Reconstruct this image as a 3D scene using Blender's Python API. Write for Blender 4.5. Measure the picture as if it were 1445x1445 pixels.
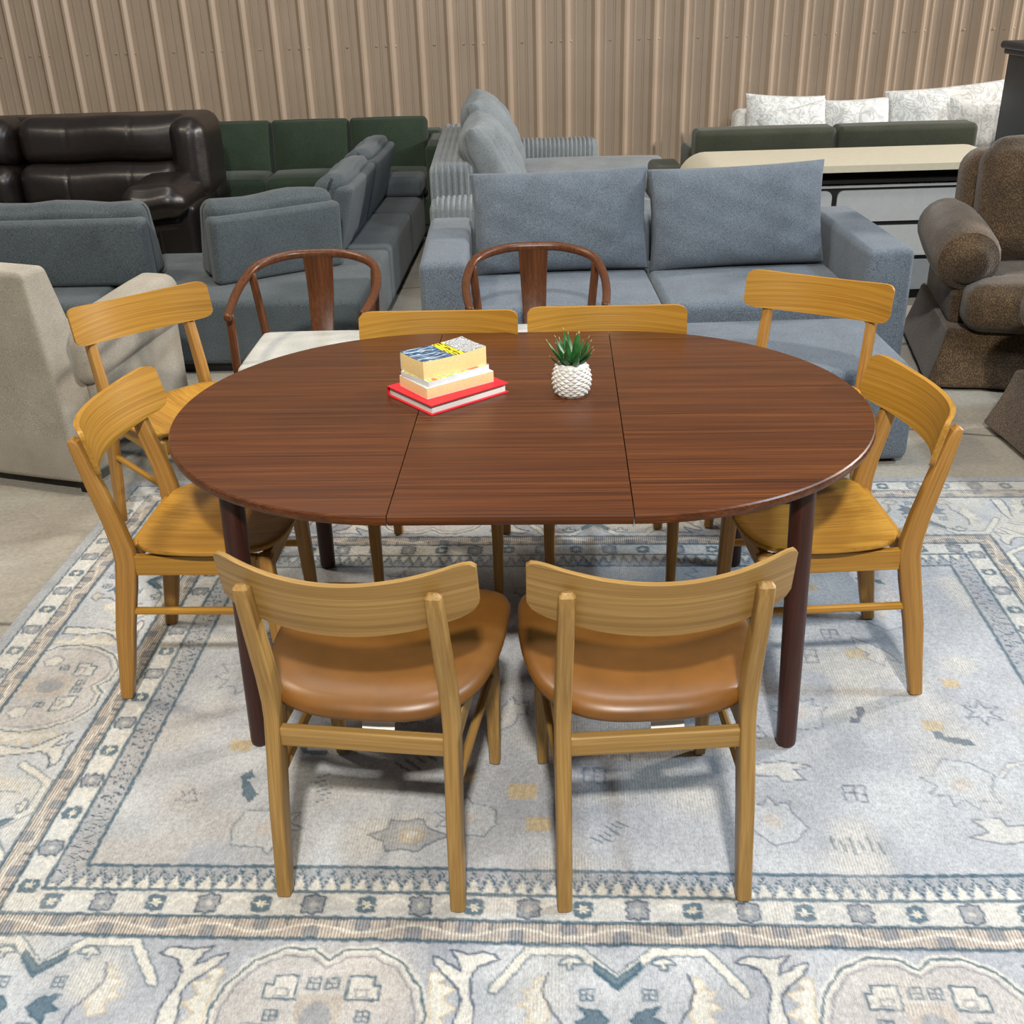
import bpy, bmesh, math, random
import numpy as np
from math import sin, cos, pi, radians

random.seed(7)
rng = np.random.RandomState(7)
for o in list(bpy.data.objects):
    bpy.data.objects.remove(o)
S = bpy.context.scene
COL = S.collection

# ------------------------------------------------------------------ camera
F_PX, PITCH, ROLL, CAM_H = 1530.0, 0.46527568, -0.02988892, 1.76
_fwd = np.array([0, cos(PITCH), -sin(PITCH)])
_r0 = np.array([1.0, 0, 0])
_u0 = np.cross(_r0, _fwd)
_r = cos(ROLL) * _r0 + sin(ROLL) * _u0
_u = -sin(ROLL) * _r0 + cos(ROLL) * _u0
cam_data = bpy.data.cameras.new('camera')
cam = bpy.data.objects.new('camera', cam_data)
COL.objects.link(cam)
from mathutils import Matrix, Vector
m = Matrix.Identity(4)
for i in range(3):
    m[i][0], m[i][1], m[i][2] = _r[i], _u[i], -_fwd[i]
m[2][3] = CAM_H
cam.matrix_world = m
cam_data.sensor_width = 36
cam_data.lens = F_PX / 1445 * 36
cam_data.clip_start = 0.05
S.camera = cam

# ------------------------------------------------------------------ light
S.view_settings.view_transform = 'Standard'
S.view_settings.look = 'None'
S.view_settings.gamma = 1
S.view_settings.use_curve_mapping = False
S.view_settings.exposure = 0.0
world = bpy.data.worlds.new('hall_ambient')
S.world = world
world.use_nodes = True
world.node_tree.nodes['Background'].inputs[0].default_value = (0.82, 0.91, 1.0, 1)
world.node_tree.nodes['Background'].inputs[1].default_value = 0.17


def area(name, loc, target, size, power, color):
    d = bpy.data.lights.new(name, 'AREA')
    d.shape = 'RECTANGLE'
    d.size, d.size_y = size
    d.energy = power
    d.color = color
    o = bpy.data.objects.new(name, d)
    COL.objects.link(o)
    o.location = loc
    o.rotation_euler = (Vector(target) - Vector(loc)).to_track_quat('-Z', 'Y').to_euler()
    return o


area('bay_light_rear', (0.1, -2.6, 5.7), (0.0, 2.2, 0.3), (0.40, 0.28), 640, (1.0, 0.95, 0.88))
area('bay_light_middle', (0.6, 3.6, 6.0), (0.4, 3.2, 0.0), (0.8, 0.5), 105, (0.96, 0.98, 1.0))
area('bay_light_right', (4.6, 2.0, 5.2), (1.2, 2.2, 0.4), (0.7, 0.5), 240, (0.66, 0.83, 1.0))
area('bay_light_left', (-3.6, 3.9, 5.4), (-1.2, 3.0, 0.4), (0.8, 0.5), 170, (1.0, 0.88, 0.68))
area('bay_light_far_left', (-1.6, 6.0, 5.6), (-2.0, 6.6, 0.0), (1.4, 0.8), 70, (1.0, 0.95, 0.88))
area('bay_light_far_right', (10.5, 6.7, 4.4), (0.0, 8.6, 1.0), (1.0, 0.6), 1250, (1.0, 0.93, 0.88))


# ------------------------------------------------------------------ helpers
def lin(c):
    out = []
    for v in c[:3]:
        v = v / 255.0
        out.append(v / 12.92 if v <= 0.04045 else ((v + 0.055) / 1.055) ** 2.4)
    return tuple(out) + (1.0,)


class NT:
    def __init__(self, name):
        self.m = bpy.data.materials.new(name)
        self.m.use_nodes = True
        self.t = self.m.node_tree
        self.b = self.t.nodes['Principled BSDF']

    def n(self, typ, **kw):
        nd = self.t.nodes.new(typ)
        for k, v in kw.items():
            if k.startswith('i_'):
                nd.inputs[k[2:].replace('_', ' ')].default_value = v
            else:
                setattr(nd, k, v)
        return nd

    def l(self, a, b):
        self.t.links.new(a, b)

    def coords(self, scale=(1, 1, 1), rot=(0, 0, 0), kind='Object'):
        tc = self.n('ShaderNodeTexCoord')
        mp = self.n('ShaderNodeMapping')
        mp.inputs['Scale'].default_value = scale
        mp.inputs['Rotation'].default_value = rot
        self.l(tc.outputs[kind], mp.inputs['Vector'])
        return mp.outputs[0]

    def noise(self, vec, scale, detail=4, rough=0.55, dist=0.0):
        nd = self.n('ShaderNodeTexNoise')
        nd.inputs['Scale'].default_value = scale
        nd.inputs['Detail'].default_value = detail
        nd.inputs['Roughness'].default_value = rough
        nd.inputs['Distortion'].default_value = dist
        self.l(vec, nd.inputs['Vector'])
        return nd.outputs['Fac']

    def ramp(self, fac, stops):
        nd = self.n('ShaderNodeValToRGB')
        els = nd.color_ramp.elements
        els[0].position, els[0].color = stops[0][0], lin(stops[0][1])
        els[1].position, els[1].color = stops[-1][0], lin(stops[-1][1])
        for p, c in stops[1:-1]:
            e = els.new(p)
            e.color = lin(c)
        self.l(fac, nd.inputs[0])
        return nd.outputs[0]

    def mix(self, fac, a, b, mode='MIX'):
        nd = self.n('ShaderNodeMix', data_type='RGBA', blend_type=mode)
        if isinstance(fac, (int, float)):
            nd.inputs[0].default_value = fac
        else:
            self.l(fac, nd.inputs[0])
        for s, v in ((6, a), (7, b)):
            if isinstance(v, tuple):
                nd.inputs[s].default_value = v
            else:
                self.l(v, nd.inputs[s])
        return nd.outputs[2]

    def bump(self, h, strength=0.2, dist=0.002):
        nd = self.n('ShaderNodeBump')
        nd.inputs['Strength'].default_value = strength
        nd.inputs['Distance'].default_value = dist
        self.l(h, nd.inputs['Height'])
        self.l(nd.outputs[0], self.b.inputs['Normal'])

    def done(self, color, rough=0.5, spec=0.5, coat=0.0, sheen=0.0, metal=0.0):
        if isinstance(color, tuple):
            self.b.inputs['Base Color'].default_value = color
        else:
            self.l(color, self.b.inputs['Base Color'])
        if isinstance(rough, (int, float)):
            self.b.inputs['Roughness'].default_value = rough
        else:
            self.l(rough, self.b.inputs['Roughness'])
        self.b.inputs['Specular IOR Level'].default_value = spec
        self.b.inputs['Coat Weight'].default_value = coat
        self.b.inputs['Coat Roughness'].default_value = 0.2
        self.b.inputs['Sheen Weight'].default_value = sheen
        self.b.inputs['Metallic'].default_value = metal
        return self.m


def wood(name, dark, mid, light, axis='X', rough=0.42, coat=0.0, grain=1.0, spec=0.35, streak=0.35):
    t = NT(name)
    GRAIN_MATS.add(name)
    at = t.n('ShaderNodeAttribute', attribute_name='grain')

    def gc(k):
        mp = t.n('ShaderNodeMapping')
        mp.inputs['Scale'].default_value = {'X': (k, 1, 1), 'Y': (1, k, 1), 'Z': (1, 1, k)}[axis]
        t.l(at.outputs['Vector'], mp.inputs['Vector'])
        return mp.outputs[0]
    a = t.noise(gc(0.014), 70 * grain, 3, 0.5, 0.05)
    b = t.noise(gc(0.010), 420 * grain, 2, 0.6)
    c = t.noise(gc(0.10), 7 * grain, 2, 0.5, 0.0)
    d = t.noise(gc(0.012), 190 * grain, 2, 0.6, 0.0)
    mx = t.n('ShaderNodeMath', operation='MULTIPLY_ADD')
    t.l(d, mx.inputs[0])
    mx.inputs[1].default_value = 0.55
    h = t.n('ShaderNodeMath', operation='MULTIPLY')
    t.l(a, h.inputs[0])
    h.inputs[1].default_value = 0.45
    t.l(h.outputs[0], mx.inputs[2])
    col = t.ramp(mx.outputs[0], [(0.30, dark), (0.50, mid), (0.70, light)])
    fine = t.ramp(b, [(0.40, (255, 255, 255)), (0.52, (0, 0, 0))])
    dk = t.mix(streak, col, lin(dark))
    col = t.mix(fine, col, dk)
    tone = t.ramp(c, [(0.3, (236, 236, 236)), (0.7, (255, 255, 255))])
    col = t.mix(1.0, col, tone, 'MULTIPLY')
    t.bump(b, 0.05, 0.0006)
    return t.done(col, rough, spec, coat)


def fabric(name, a, b, scale=620, rough=0.92, bump=0.25, big=0.12, sheen=0.1):
    t = NT(name)
    v = t.coords((1, 1, 1))
    vx = t.coords((0.35, 1, 1))
    vz = t.coords((1, 1, 0.35))
    n1 = t.noise(vx, scale, 2, 0.6)
    n2 = t.noise(vz, scale, 2, 0.6)
    mx = t.n('ShaderNodeMath', operation='ADD')
    t.l(n1, mx.inputs[0])
    t.l(n2, mx.inputs[1])
    hf = t.n('ShaderNodeMath', operation='MULTIPLY')
    t.l(mx.outputs[0], hf.inputs[0])
    hf.inputs[1].default_value = 0.5
    col = t.ramp(hf.outputs[0], [(0.40, a), (0.60, b)])
    n3 = t.noise(v, 5, 4, 0.6)
    tone = t.ramp(n3, [(0.3, tuple([int(255 * (1 - big))] * 3)), (0.7, (255, 255, 255))])
    col = t.mix(1.0, col, tone, 'MULTIPLY')
    t.bump(hf.outputs[0], bump, 0.003)
    return t.done(col, rough, 0.2, 0, sheen)


def plain(name, c, rough=0.5, spec=0.5, var=0.06, scale=30, bump=0.0, coat=0.0, metal=0.0):
    t = NT(name)
    v = t.coords((1, 1, 1))
    n = t.noise(v, scale, 4, 0.6)
    c0 = tuple(max(0, x * (1 - var)) for x in c)
    c1 = tuple(min(255, x * (1 + var)) for x in c)
    col = t.ramp(n, [(0.3, c0), (0.7, c1)])
    if bump:
        t.bump(n, bump, 0.003)
    return t.done(col, rough, spec, coat, 0, metal)


GRAIN_MATS = set()


def mk(name, V, F, mat, parent=None, sharp=35, loc=None, grain=None):
    me = bpy.data.meshes.new(name)
    me.from_pydata([tuple(map(float, v)) for v in V], [], [tuple(f) for f in F])
    bm = bmesh.new()
    bm.from_mesh(me)
    bmesh.ops.recalc_face_normals(bm, faces=bm.faces)
    bm.to_mesh(me)
    bm.free()
    for p in me.polygons:
        p.use_smooth = True
    me.set_sharp_from_angle(angle=radians(sharp))
    if mat is not None:
        me.materials.append(mat)
        if mat.name in GRAIN_MATS:
            at = me.attributes.new('grain', 'FLOAT_VECTOR', 'POINT')
            off = np.array([random.random() * 3, random.random() * 3, random.random() * 3])
            G = np.array(V if grain is None else grain, float) + off
            at.data.foreach_set('vector', G.astype(np.float32).ravel())
    o = bpy.data.objects.new(name, me)
    COL.objects.link(o)
    if parent is not None:
        o.parent = parent
    if loc is not None:
        o.location = loc
    return o


def join(*parts):
    V, F = [], []
    for v, f in parts:
        k = len(V)
        V.extend([tuple(p) for p in v])
        F.extend([tuple(i + k for i in q) for q in f])
    return V, F


def xf(part, loc=(0, 0, 0), rz=0.0, rx=0.0, ry=0.0, f=None):
    V = np.array(part[0], float)
    if f is not None:
        V = np.array([f(*p) for p in V])
    if rx:
        c, s = cos(rx), sin(rx)
        V = np.stack([V[:, 0], c * V[:, 1] - s * V[:, 2], s * V[:, 1] + c * V[:, 2]], 1)
    if ry:
        c, s = cos(ry), sin(ry)
        V = np.stack([c * V[:, 0] + s * V[:, 2], V[:, 1], -s * V[:, 0] + c * V[:, 2]], 1)
    if rz:
        c, s = cos(rz), sin(rz)
        V = np.stack([c * V[:, 0] - s * V[:, 1], s * V[:, 0] + c * V[:, 1], V[:, 2]], 1)
    return V + np.array(loc, float), part[1]


def softbox(x0, x1, y0, y1, z0, z1, r=0.03, n=4, puff=(0, 0, 0), f=None, nn=None):
    """rounded box between two corners, optional outward puff of the faces"""
    h = np.array([(x1 - x0) / 2, (y1 - y0) / 2, (z1 - z0) / 2])
    ctr = np.array([(x1 + x0) / 2, (y1 + y0) / 2, (z1 + z0) / 2])
    r = min(r, *(h * 0.98))
    ns = nn or (n, n, n)
    ax = []
    for k in range(3):
        edge = [0, 0.33, 0.70, 1.0]
        a = [-h[k] + r * e for e in edge]
        mid = list(np.linspace(-h[k] + r, h[k] - r, ns[k] + 1))[1:-1]
        ax.append(np.array(a + mid + [-q for q in reversed(a)]))
    idx, V, F = {}, [], []

    def vid(p):
        key = tuple(np.round(p, 6))
        if key not in idx:
            idx[key] = len(V)
            V.append(p)
        return idx[key]
    for k in range(3):
        a, b = [(1, 2), (2, 0), (0, 1)][k]
        for sgn in (-1, 1):
            A, B = ax[a], ax[b]
            for i in range(len(A) - 1):
                for j in range(len(B) - 1):
                    q = []
                    for (ii, jj) in ((i, j), (i + 1, j), (i + 1, j + 1), (i, j + 1)):
                        p = np.zeros(3)
                        p[k], p[a], p[b] = sgn * h[k], A[ii], B[jj]
                        q.append(vid(p))
                    F.append(q if sgn > 0 else q[::-1])
    P = np.array(V)
    inner = np.clip(P, -(h - r), h - r)
    d = P - inner
    L = np.linalg.norm(d, axis=1, keepdims=True)
    Q = inner + d / np.maximum(L, 1e-9) * r
    t = P / h
    for k in range(3):
        if puff[k]:
            a, b = [(1, 2), (2, 0), (0, 1)][k]
            w = np.cos(t[:, a] * pi / 2) * np.cos(t[:, b] * pi / 2)
            Q[:, k] += puff[k] * np.sign(t[:, k]) * np.abs(t[:, k]) ** 3 * np.sqrt(np.clip(w, 0, 1))
    Q = Q + ctr
    if f is not None:
        Q = np.array([f(*p) for p in Q])
    return Q, F


def pillow(w, h, d, n=18, ear=0.035, wr=0.006, seed=0, flat=0.45):
    """cushion: x width, z height, y thickness, pinched corners, centred"""
    rr = np.random.RandomState(seed)
    ph = rr.rand(8) * 6.28
    u = np.linspace(-1, 1, n + 1)
    u = np.sign(u) * (1 - (1 - np.abs(u)) ** 1.35)
    V, F = [], []
    ids = {}
    for side in (1, -1):
        for i, a in enumerate(u):
            for j, b in enumerate(u):
                edge = i in (0, n) or j in (0, n)
                if edge and side < 0:
                    ids[(side, i, j)] = ids[(1, i, j)]
                    continue
                x = a * w / 2 * (1 - ear * (1 - b * b) * abs(a) ** 2 * 2)
                z = b * h / 2 * (1 - ear * (1 - a * a) * abs(b) ** 2 * 2)
                t = ((1 - abs(a) ** 2.6) * (1 - abs(b) ** 2.6)) ** flat
                wrk = wr * (sin(9 * a + 5 * b + ph[0]) * sin(7 * b + ph[1]) + 0.6 * sin(17 * a * b + ph[2]) * (abs(a) + abs(b)) / 2)
                y = side * (d / 2 * t + (0 if edge else wrk * t))
                ids[(side, i, j)] = len(V)
                V.append((x, y, z))
        for i in range(n):
            for j in range(n):
                q = [ids[(side, i, j)], ids[(side, i + 1, j)], ids[(side, i + 1, j + 1)], ids[(side, i, j + 1)]]
                F.append(q if side < 0 else q[::-1])
    return np.array(V), F


def rrect(wx, wy, r, k=3):
    pts = []
    for cx, cy, a0 in ((1, 1, 0), (-1, 1, 90), (-1, -1, 180), (1, -1, 270)):
        for i in range(k + 1):
            a = radians(a0 + 90 * i / k)
            pts.append((cx * (wx / 2 - r) + r * cos(a), cy * (wy / 2 - r) + r * sin(a)))
    return pts


def loft(sections):
    V, F = [], []
    k = len(sections[0])
    for s in sections:
        V.extend(s)
    for i in range(len(sections) - 1):
        for j in range(k):
            a, b = i * k + j, i * k + (j + 1) % k
            F.append((a, b, b + k, a + k))
    F.append(tuple(range(k))[::-1])
    F.append(tuple(range((len(sections) - 1) * k, len(sections) * k)))
    return V, F


def bar(secs, r=0.006, k=3):
    """vertical-ish bar from (cx, cy, z, wx, wy) sections with softened ends"""
    out = []
    secs = list(secs)
    a, b = secs[0], secs[-1]
    e = min(r, 0.006)
    first = (a[0], a[1], a[2], a[3] - 2 * e * 0.7, a[4] - 2 * e * 0.7)
    last = (b[0], b[1], b[2], b[3] - 2 * e, b[4] - 2 * e)
    s2 = [first, (a[0], a[1], a[2] + e * 0.7, a[3], a[4])] + secs[1:-1] + [(b[0], b[1], b[2] - e, b[3], b[4]), last]
    for cx, cy, z, wx, wy in s2:
        out.append([(cx + x, cy + y, z) for x, y in rrect(wx, wy, min(r, wx * 0.45, wy * 0.45), k)])
    return loft(out)


def smooth_path(P, n=6, closed=False):
    P = [np.array(p, float) for p in P]
    out = []
    N = len(P)
    rngk = range(N) if closed else range(N - 1)
    for i in rngk:
        p0 = P[(i - 1) % N] if closed or i > 0 else P[i]
        p1, p2 = P[i], P[(i + 1) % N]
        p3 = P[(i + 2) % N] if closed or i + 2 < N else p2
        for j in range(n):
            t = j / n
            out.append(0.5 * ((2 * p1) + (-p0 + p2) * t + (2 * p0 - 5 * p1 + 4 * p2 - p3) * t * t + (-p0 + 3 * p1 - 3 * p2 + p3) * t ** 3))
    if not closed:
        out.append(P[-1])
    return out


def sweep(path, rad, k=10, up=(0, 0, 1), squash=1.0, endround=True):
    """tube along a path; rad number or list; squash = size along the up axis / side axis"""
    P = [np.array(p, float) for p in path]
    N = len(P)
    if not hasattr(rad, '__len__'):
        rad = [rad] * N
    secs = []
    up = np.array(up, float)
    for i in range(N):
        t = P[min(i + 1, N - 1)] - P[max(i - 1, 0)]
        t /= np.linalg.norm(t)
        s = np.cross(t, up)
        if np.linalg.norm(s) < 1e-3:
            s = np.cross(t, (1, 0, 0))
        s /= np.linalg.norm(s)
        n = np.cross(s, t)
        ring = lambda c, q: [c + q * (cos(a) * s + squash * sin(a) * n) for a in [2 * pi * j / k for j in range(k)]]
        if endround and i == 0:
            secs.append(ring(P[i] - t * rad[i] * 0.35, rad[i] * 0.6))
            secs.append(ring(P[i] - t * rad[i] * 0.2, rad[i] * 0.88))
        secs.append(ring(P[i], rad[i]))
        if endround and i == N - 1:
            secs.append(ring(P[i] + t * rad[i] * 0.2, rad[i] * 0.88))
            secs.append(ring(P[i] + t * rad[i] * 0.35, rad[i] * 0.6))
    return loft(secs)


def lathe(prof, k=24):
    secs = [[(r * cos(2 * pi * j / k), r * sin(2 * pi * j / k), z) for j in range(k)] for r, z in prof]
    return loft(secs)


def disc(outline, rings, zf=None):
    """rings of (inset, z) from the bottom centre outwards and back to the top centre; inset in metres"""
    O = np.array([p[:2] for p in outline], float)
    c = O.mean(0)
    N = len(O)
    tan = np.roll(O, -1, 0) - np.roll(O, 1, 0)
    nrm = np.stack([tan[:, 1], -tan[:, 0]], 1)
    nrm /= np.linalg.norm(nrm, axis=1, keepdims=True)
    if ((O - c) * nrm).sum() < 0:
        nrm = -nrm
    secs = []
    for kind, q, z in rings:
        P = O - nrm * q if kind == 'i' else c + (O - c) * q
        secs.append([(p[0], p[1], z + (zf(p[0], p[1]) if zf else 0)) for p in P])
    return loft(secs)


def thing(name, label, cat, loc=(0, 0, 0), rz=0.0, group=None):
    o = bpy.data.objects.new(name, None)
    o.empty_display_size = 0.1
    COL.objects.link(o)
    o.location = loc
    o.rotation_euler = (0, 0, rz)
    tag(o, label, cat, group)
    return o


def tag(o, label, cat, group=None):
    o['label'] = label
    o['category'] = cat
    if group:
        o['group'] = group
    return o


def copy_thing(src, loc, rz, label, group=None):
    c = src.copy()
    COL.objects.link(c)
    c.location = loc
    c.rotation_euler = (0, 0, rz)
    c['label'] = label
    if group:
        c['group'] = group
    for ch in list(src.children):
        d = ch.copy()
        COL.objects.link(d)
        d.parent = c
        for g in list(ch.children):
            e = g.copy()
            COL.objects.link(e)
            e.parent = d
    return c


# ------------------------------------------------------------------ materials
OAK_D, OAK_M, OAK_L = (134, 92, 30), (166, 120, 42), (182, 138, 56)
M_OAK_X = wood('oak_grain_across', OAK_D, OAK_M, OAK_L, 'X', 0.40)
M_OAK_Y = wood('oak_grain_deep', OAK_D, OAK_M, OAK_L, 'Y', 0.38)
M_OAK_Z = wood('oak_grain_upright', (128, 90, 40), (158, 114, 52), (176, 134, 70), 'Z', 0.42)
PALE = ((126, 96, 50), (152, 118, 64), (170, 138, 84))
M_PALE_X = wood('pale_oak_across', *PALE, 'X', 0.42)
M_PALE_Y = wood('pale_oak_deep', *PALE, 'Y', 0.42)
M_PALE_Z = wood('pale_oak_upright', *PALE, 'Z', 0.42)
M_TABLE = wood('walnut_top', (50, 25, 10), (82, 43, 17), (108, 62, 27), 'X', 0.34, 0.0, 0.9, 0.32, 0.45)
M_TLEG = wood('walnut_leg', (42, 20, 14), (58, 28, 20), (70, 36, 26), 'Z', 0.38, 0.0)
M_WISH = wood('dark_walnut', (60, 32, 15), (86, 48, 23), (108, 62, 31), 'Z', 0.34, 0.0)
M_LEATHER = plain('tan_leather', (108, 70, 28), 0.38, 0.45, 0.06, 14, 0.02)
M_BLUE = fabric('blue_grey_weave', (60, 67, 76), (122, 131, 140), 620)
M_CHAR = fabric('charcoal_weave', (42, 48, 51), (92, 100, 103), 560)
M_GREEN = fabric('forest_green_weave', (26, 37, 28), (50, 63, 47), 560)
M_OLIVE = fabric('olive_weave', (52, 54, 42), (66, 68, 55), 400, bump=0.08)
M_BEIGE = fabric('oatmeal_linen', (124, 117, 104), (172, 164, 149), 700)
M_BLEATHER = plain('black_leather', (24, 18, 16), 0.38, 0.5, 0.2, 18, 0.5)
M_CORD = fabric('grey_corduroy', (104, 109, 111), (136, 142, 144), 420)
M_WHITE = fabric('white_seat_linen', (164, 162, 153), (194, 192, 184), 600)
M_CREAM = plain('cream_lacquer', (186, 178, 156), 0.45, 0.4, 0.02)
M_GREY = plain('pale_grey_drawer', (160, 162, 161), 0.5, 0.4, 0.02)
M_BLACK = plain('black_board', (16, 16, 17), 0.5, 0.4, 0.1)
M_NAVY = plain('charcoal_cabinet_paint', (34, 38, 44), 0.5, 0.4, 0.05)
M_BLEG = plain('black_foot', (12, 12, 12), 0.5, 0.4, 0.1)
M_POT = plain('white_ceramic', (196, 194, 188), 0.35, 0.5, 0.02)
M_PAPER = plain('paper_tag', (228, 228, 222), 0.8, 0.2, 0.02)


def brown_weave():
    t = NT('brown_chenille')
    v = t.coords((1, 1, 1))
    vo = t.n('ShaderNodeTexVoronoi')
    vo.inputs['Scale'].default_value = 190
    t.l(t.coords((1, 1, 0.6)), vo.inputs['Vector'])
    n = t.noise(v, 6, 4, 0.6)
    c = t.ramp(vo.outputs['Distance'], [(0.1, (116, 94, 66)), (0.55, (66, 50, 33))])
    c2 = t.ramp(n, [(0.35, (190, 190, 190)), (0.65, (255, 255, 255))])
    c = t.mix(1.0, c, c2, 'MULTIPLY')
    t.bump(vo.outputs['Distance'], 0.5, 0.004)
    return t.done(c, 0.9, 0.2, 0, 0.2)


M_BROWN = brown_weave()


def jacquard():
    t = NT('white_jacquard')
    v = t.coords((1, 1, 1))
    n = t.noise(v, 9, 2, 0.5, 2.6)
    c = t.ramp(n, [(0.42, (214, 214, 210)), (0.5, (176, 178, 176)), (0.58, (216, 216, 212))])
    t.bump(n, 0.2, 0.004)
    return t.done(c, 0.75, 0.3)


M_JACQ = jacquard()


def concrete():
    t = NT('polished_concrete')
    v = t.coords((1, 1, 1))
    a = t.noise(v, 1.3, 6, 0.6, 0.5)
    b = t.noise(v, 60, 4, 0.7)
    c = t.ramp(a, [(0.30, (116, 110, 100)), (0.55, (148, 142, 130)), (0.75, (168, 162, 150))])
    c = t.mix(0.25, c, t.ramp(b, [(0.35, (100, 96, 88)), (0.65, (178, 172, 160))]))
    vo = t.n('ShaderNodeTexVoronoi', feature='DISTANCE_TO_EDGE')
    vo.inputs['Scale'].default_value = 0.55
    t.l(t.coords((1, 1.6, 1)), vo.inputs['Vector'])
    cr = t.ramp(vo.outputs['Distance'], [(0.0, (150, 150, 150)), (0.012, (255, 255, 255))])
    c = t.mix(1.0, c, cr, 'MULTIPLY')
    t.bump(b, 0.05, 0.002)
    return t.done(c, 0.42, 0.4)


M_FLOOR = concrete()


def wallpaint():
    t = NT('tan_steel_paint')
    v = t.coords((1, 1, 1))
    n = t.noise(v, 2.2, 4, 0.6)
    c = t.ramp(n, [(0.3, (146, 128, 109)), (0.7, (154, 136, 117))])
    return t.done(c, 0.42, 0.5)


M_WALL = wallpaint()

# ------------------------------------------------------------------ setting: floor and ribbed steel wall
fl = mk('floor', *softbox(-9, 9, -3.5, 11, -0.12, 0.0, 0.005, 3), M_FLOOR)
fl['kind'] = 'structure'

WY, WD = -0.02400886, 9.23          # wall turn and distance


def build_wall():
    pitch, x_rib = 0.2286, 0.535      # rib lit edge seen just right of the middle
    prof = []
    k0, k1 = -38, 36
    for k in range(k0, k1):
        b = x_rib + k * pitch
        rib = [(-0.036, 0.0), (-0.009, 0.037), (0.008, 0.037), (0.034, 0.0)]
        for dx, dy in rib:
            prof.append((b + dx, dy))
        for fr in (0.33, 0.63):
            c = b + fr * pitch
            prof += [(c - 0.011, 0.0), (c - 0.004, 0.006), (c + 0.004, 0.006), (c + 0.011, 0.0)]
    V, F = [], []
    for z in (0.0, 4.2):
        for x, d in prof:
            V.append((x, -d, z))
    n = len(prof)
    for i in range(n - 1):
        F.append((i, i + 1, n + i + 1, n + i))
    x0, x1 = prof[0][0], prof[-1][0]
    slab = softbox(x0, x1, 0.001, 0.12, 0, 4.2, 0.002, 1)
    parts = [(V, F), slab]
    # screw heads
    dome = lathe([(0.011, 0), (0.0105, 0.003), (0.006, 0.007), (0.001, 0.008)], 8)
    for k in range(k0, k1):
        b = x_rib + k * pitch
        spots = {0: [-0.072 + 0.03, 0.033], 1: [0.48 * pitch], 2: [0.48 * pitch]}[k % 3]
        for s in spots:
            parts.append(xf(dome, (b + s, 0, 1.235), rx=radians(90)))
    V, F = join(*parts)
    o = mk('wall_back', V, F, M_WALL, sharp=20)
    o.location = (0, WD, 0)
    o.rotation_euler = (0, 0, WY)
    o['kind'] = 'structure'


build_wall()
# ------------------------------------------------------------------ rug
RUG_YAW = -0.05834989
RUG_O = np.array([-1.473, 3.854])
RUG_W, RUG_L = 3.545, 2.648


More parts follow.
